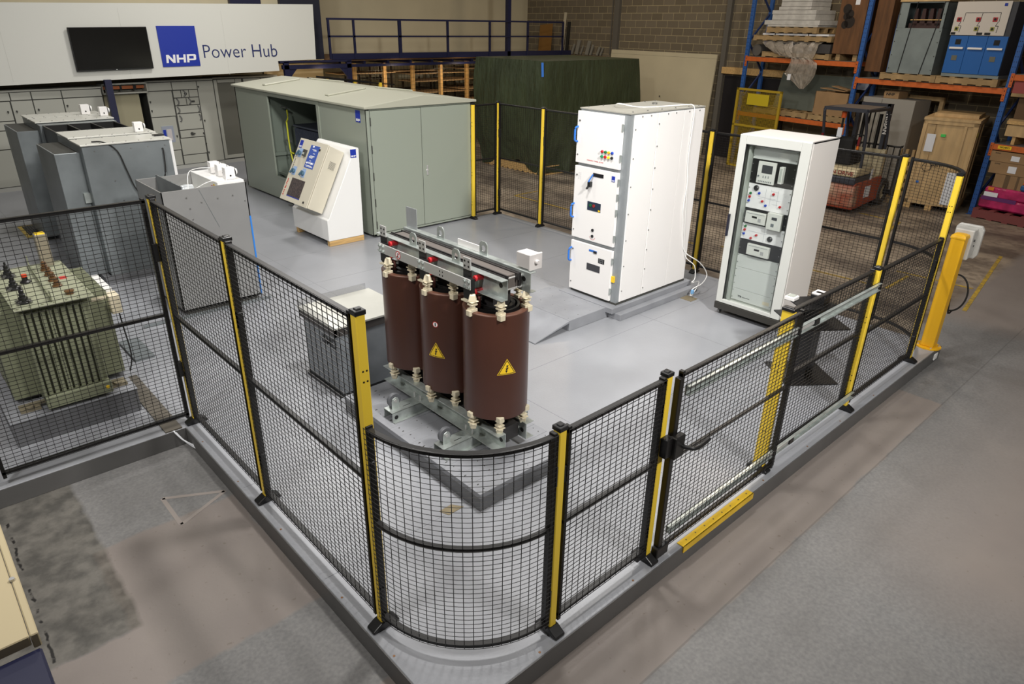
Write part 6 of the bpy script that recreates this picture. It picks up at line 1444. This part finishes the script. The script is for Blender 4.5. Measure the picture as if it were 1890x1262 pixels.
cbx('document_sheet', M_PAPER, -.004, 0, -.26, -.11, .97, 1.30, bevel=0); cbx('green_label', mat('lime_label', (70, 200, 90), .5), -.004, .02, -.42, -.34, 1.26, 1.31, bevel=0)
text('stencil_text', 'MADE BY', .05, M_TXTK, t, CM @ frame((-.002, -.40, .72), (0, -1, 0), (0, 0, 1)), offset=.001); MB().lathe((0, 0, 0), [(.075, 0), (.085, 0), (.085, .002), (.075, .002)], 24, axis='x').xf(CM @ Matrix.Translation((-.002, -.24, .68))).build('stamp_ring', M_TXTK, t)
text('side_mark', '50', .12, mat('bright_yellow_mark', (220, 220, 40), .5), t, CM @ frame((.12, -.922, 1.33), (1, 0, 0), (0, 0, 1)), offset=.004)
cbx('white_sheet', M_PAPER, -.006, 0, -.87, -.62, -.0, .62, bevel=0); cbx('blue_sticker', M_BLUEP, -.004, 0, -.17, -.12, .36, .40, bevel=0)
# ================================================================== forklift
fk = thing('forklift', 'worn cream and red forklift parked facing the racking', 'forklift', (12.9, 3.8, FZ))
M_FR = mat('worn_red_paint', (150, 68, 46), .55, c2=(178, 152, 128), scale=5, bump=.1); M_FRS = mat('faded_red_paint', (158, 72, 50), .5, var=.08, scale=3); M_FC = mat('aged_cream_paint', (190, 176, 142), .5, var=.08, scale=6); M_FG = mat('dark_slate_paint', (50, 52, 60), .5)
Z = FZ
MB().prism([(12.22, .05), (12.18, .30), (12.20, .47), (13.45, .47), (13.45, .0), (12.5, -.06), (12.26, -.06)], 3.34, 4.26, 'y').build('chassis_side', M_FRS, fk, bevel=.03, bseg=2)
MB().prism([(12.20, .0), (12.15, .28), (12.17, .42), (12.42, .42), (12.42, -.04)], 3.33, 4.27, 'y').build('counterweight', M_FR, fk, bevel=.04, bseg=3)
MB().prism([(12.16, .42), (12.16, .56), (13.0, .56), (13.0, .42)], 3.35, 4.25, 'y').build('counterweight_band', M_FG, fk, bevel=.03, bseg=2)
MB().prism([(12.17, .56), (12.20, .70), (12.30, .73), (12.95, .73), (12.98, .56)], 3.36, 4.24, 'y').build('bonnet', M_FC, fk, bevel=.04, bseg=3)
MB().prism([(12.98, .45), (12.98, .50), (13.30, .50), (13.34, .95), (13.40, .98), (13.45, .96), (13.44, .45)], 3.36, 3.44, 'y').prism([(12.98, .45), (12.98, .50), (13.30, .50), (13.34, .95), (13.40, .98), (13.45, .96), (13.44, .45)], 4.16, 4.24, 'y').box(13.38, 13.44, 3.4, 4.2, .45, .96).build('front_cowl', M_FC, fk, bevel=.01)
B(13.0, 13.36, 3.4, 4.2, .42, .46).build('floor_plate_panel', M_FG, fk)
text('body_lettering', 'TWIN DRIVE', .10, mat('maroon_print', (130, 50, 44), .5), fk, frame((12.172, 3.72, .625), (0, -1, 0), (.1, 0, 1)), sx=1.1, offset=.002)
B(12.7, 12.95, 3.336, 3.339, .12, .34).build('white_placard', M_PAPER, fk); B(12.85, 12.93, 3.345, 3.349, .43, .66).build('white_placard', M_PAPER, fk)
q = MB().lathe((12.155, 3.95, .49), [(0, -.02), (.035, -.015), (.035, 0)], 14, axis='x').build('rear_lamp', M_CREAM, fk)
for x, y, r_, w_ in ((12.42, 4.13, .22, .2), (12.42, 3.43, .16, .05), (13.62, 3.42, .27, .2), (13.62, 4.15, .27, .2)):
    if r_ < .2: continue
    o = MB().lathe((x, y, Z+r_), [(r_*.55, -w_/2), (r_*.94, -w_/2), (r_, -w_*.35), (r_, w_*.35), (r_*.94, w_/2), (r_*.55, w_/2)], 32, axis='y', closed=True).build('tyre', mat('worn_tyre', (62, 56, 50), .8), fk, smooth=True)
    MB().lathe((x, y, Z+r_), [(0, -w_*.3), (r_*.3, -w_*.32), (r_*.35, -w_*.2), (r_*.56, -w_*.36), (r_*.56, w_*.36), (0, w_*.3)], 24, axis='y').build('wheel_rim', M_FC, o, smooth=True)
# overhead guard
GZ = 1.76
q = MB()
for y in (3.40, 4.18):
    q.tube([(12.42, y, .72), (12.28 if y > 4 else 12.34, y, 1.3), (12.16, y, GZ-.05), (12.2, y, GZ)], .028, 8); q.tube([(13.42, y, .95), (13.34, y, 1.3), (13.18, y, GZ-.04), (13.1, y, GZ)], .028, 8); q.bar((12.18, y, GZ), (13.16, y, GZ-.02), .06, .05)
q.bar((12.18, 3.4, GZ), (12.18, 4.18, GZ), .06, .06); q.bar((13.14, 3.4, GZ-.02), (13.14, 4.18, GZ-.02), .06, .06)
q.build('overhead_guard', M_FG, fk, smooth=False)
q = MB()
for i in range(7): q.bar((12.2, 3.48+i*.105, GZ+.01), (13.12, 3.48+i*.105, GZ), .05, .016)
q.box(12.22, 13.1, 3.43, 4.15, GZ+.018, GZ+.022); q.build('guard_roof_bars', mat('weathered_roof_sheet', (98, 88, 78), .6), fk)
for y in (3.44, 4.14):
    o = MB().box(12.16, 12.2, y-.018, y+.018, 1.14, 1.3).build('tail_light', mat('tail_red', (110, 22, 26), .3), fk); MB().box(12.158, 12.2, y-.017, y+.017, 1.08, 1.14).build('amber_lens', mat('amber', (210, 110, 30), .3), o)
MB().cyl((12.3, 3.86, GZ-.16), (12.3, 3.86, GZ-.05), .045, 16).build('amber_beacon', mat('beacon_orange', (196, 84, 34), .3), fk, smooth=True)
MB().bar((12.3, 3.86, .9), (12.3, 3.86, 1.62), .03).build('beacon_stalk', M_BLK, fk); B(12.28, 12.3, 3.83, 3.92, 1.25, 1.42).build('white_gauge', M_PAPER, fk)
MB().prism([(12.42, .73), (12.36, 1.22), (12.44, 1.26), (12.54, 1.22), (12.56, .90), (12.95, .90), (12.98, .78), (12.9, .73)], 3.62, 4.1, 'y').build('seat', M_RUBBER, fk, bevel=.03, bseg=2)
MB().lathe((0, 0, 0), [(.15, 0), (.165, .012), (.15, .024), (.135, .012)], 24, closed=True).xf(Matrix.Translation((13.12, 3.85, 1.12)) @ Matrix.Rotation(deg(-35), 4, 'Y')).build('steering_wheel', M_RUBBER, fk, smooth=True); MB().bar((13.13, 3.85, 1.12), (13.3, 3.85, .8), .04).build('steering_column', M_BLK, fk)
# mast and backrest
q = MB()
for y in (3.53, 4.10): q.box(13.50, 13.62, y-.035, y+.035, Z+.1, 1.80)
q.box(13.5, 13.6, 3.5, 4.14, 1.72, 1.80); q.box(13.48, 13.6, 3.5, 4.14, .2, .28)
q.build('mast_channels', M_FG, fk); q = MB()
for y in (3.66, 3.97): q.cyl((13.55, y, .1), (13.55, y, 1.6), .035, 12)
q.tube([(13.5, 3.76, .3), (13.48, 3.76, 1.5), (13.55, 3.78, 1.68), (13.58, 3.8, 1.4)], .012, 6).tube([(13.5, 3.86, .3), (13.47, 3.86, 1.4), (13.55, 3.87, 1.66), (13.58, 3.88, 1.4)], .012, 6)
q.build('hydraulic_rams', M_BLK, fk, smooth=True)
text('mast_lettering', 'NISSAN', .115, M_TXTW, fk, Matrix.Translation((13.498, 3.515, 1.43)) @ frame((0, 0, 0), (0, 0, -1), (0, -1, 0)), offset=.003)
q = MB(); q.tube([(13.72, 3.22, .05), (13.72, 3.22, .95), (13.72, 3.27, 1.0), (13.72, 4.35, 1.0), (13.72, 4.4, .95), (13.72, 4.4, .05)], .018, 8)
for i in range(9): q.bar((13.72, 3.34+i*.12, .05), (13.72, 3.34+i*.12, 1.0), .016)
q.bar((13.72, 3.22, .12), (13.72, 4.4, .12), .06, .08); q.build('load_backrest', M_BLK, fk)
q = MB()
for y in (3.55, 4.05): q.box(13.72, 14.3, y-.05, y+.05, Z+.02, Z+.05); q.box(13.7, 13.74, y-.05, y+.05, Z+.02, .1)
q.build('fork_tines', M_BLK, fk)
# pale skid by the crate
t = thing('leaning_pallet', 'weathered pallet leaning on the side of the plywood crate', 'pallet', (13.95, 3.2, FZ), 0)
q = MB()
for y in (3.02, 3.14, 3.26): q.box(13.95, 14.0, y, y+.05, FZ+.001, .95)
for i in range(6): q.box(13.93, 13.95, 3.02, 3.31, FZ+.02+i*.17, FZ+.11+i*.17)
q.build('pallet_boards', M_PALLET, t)
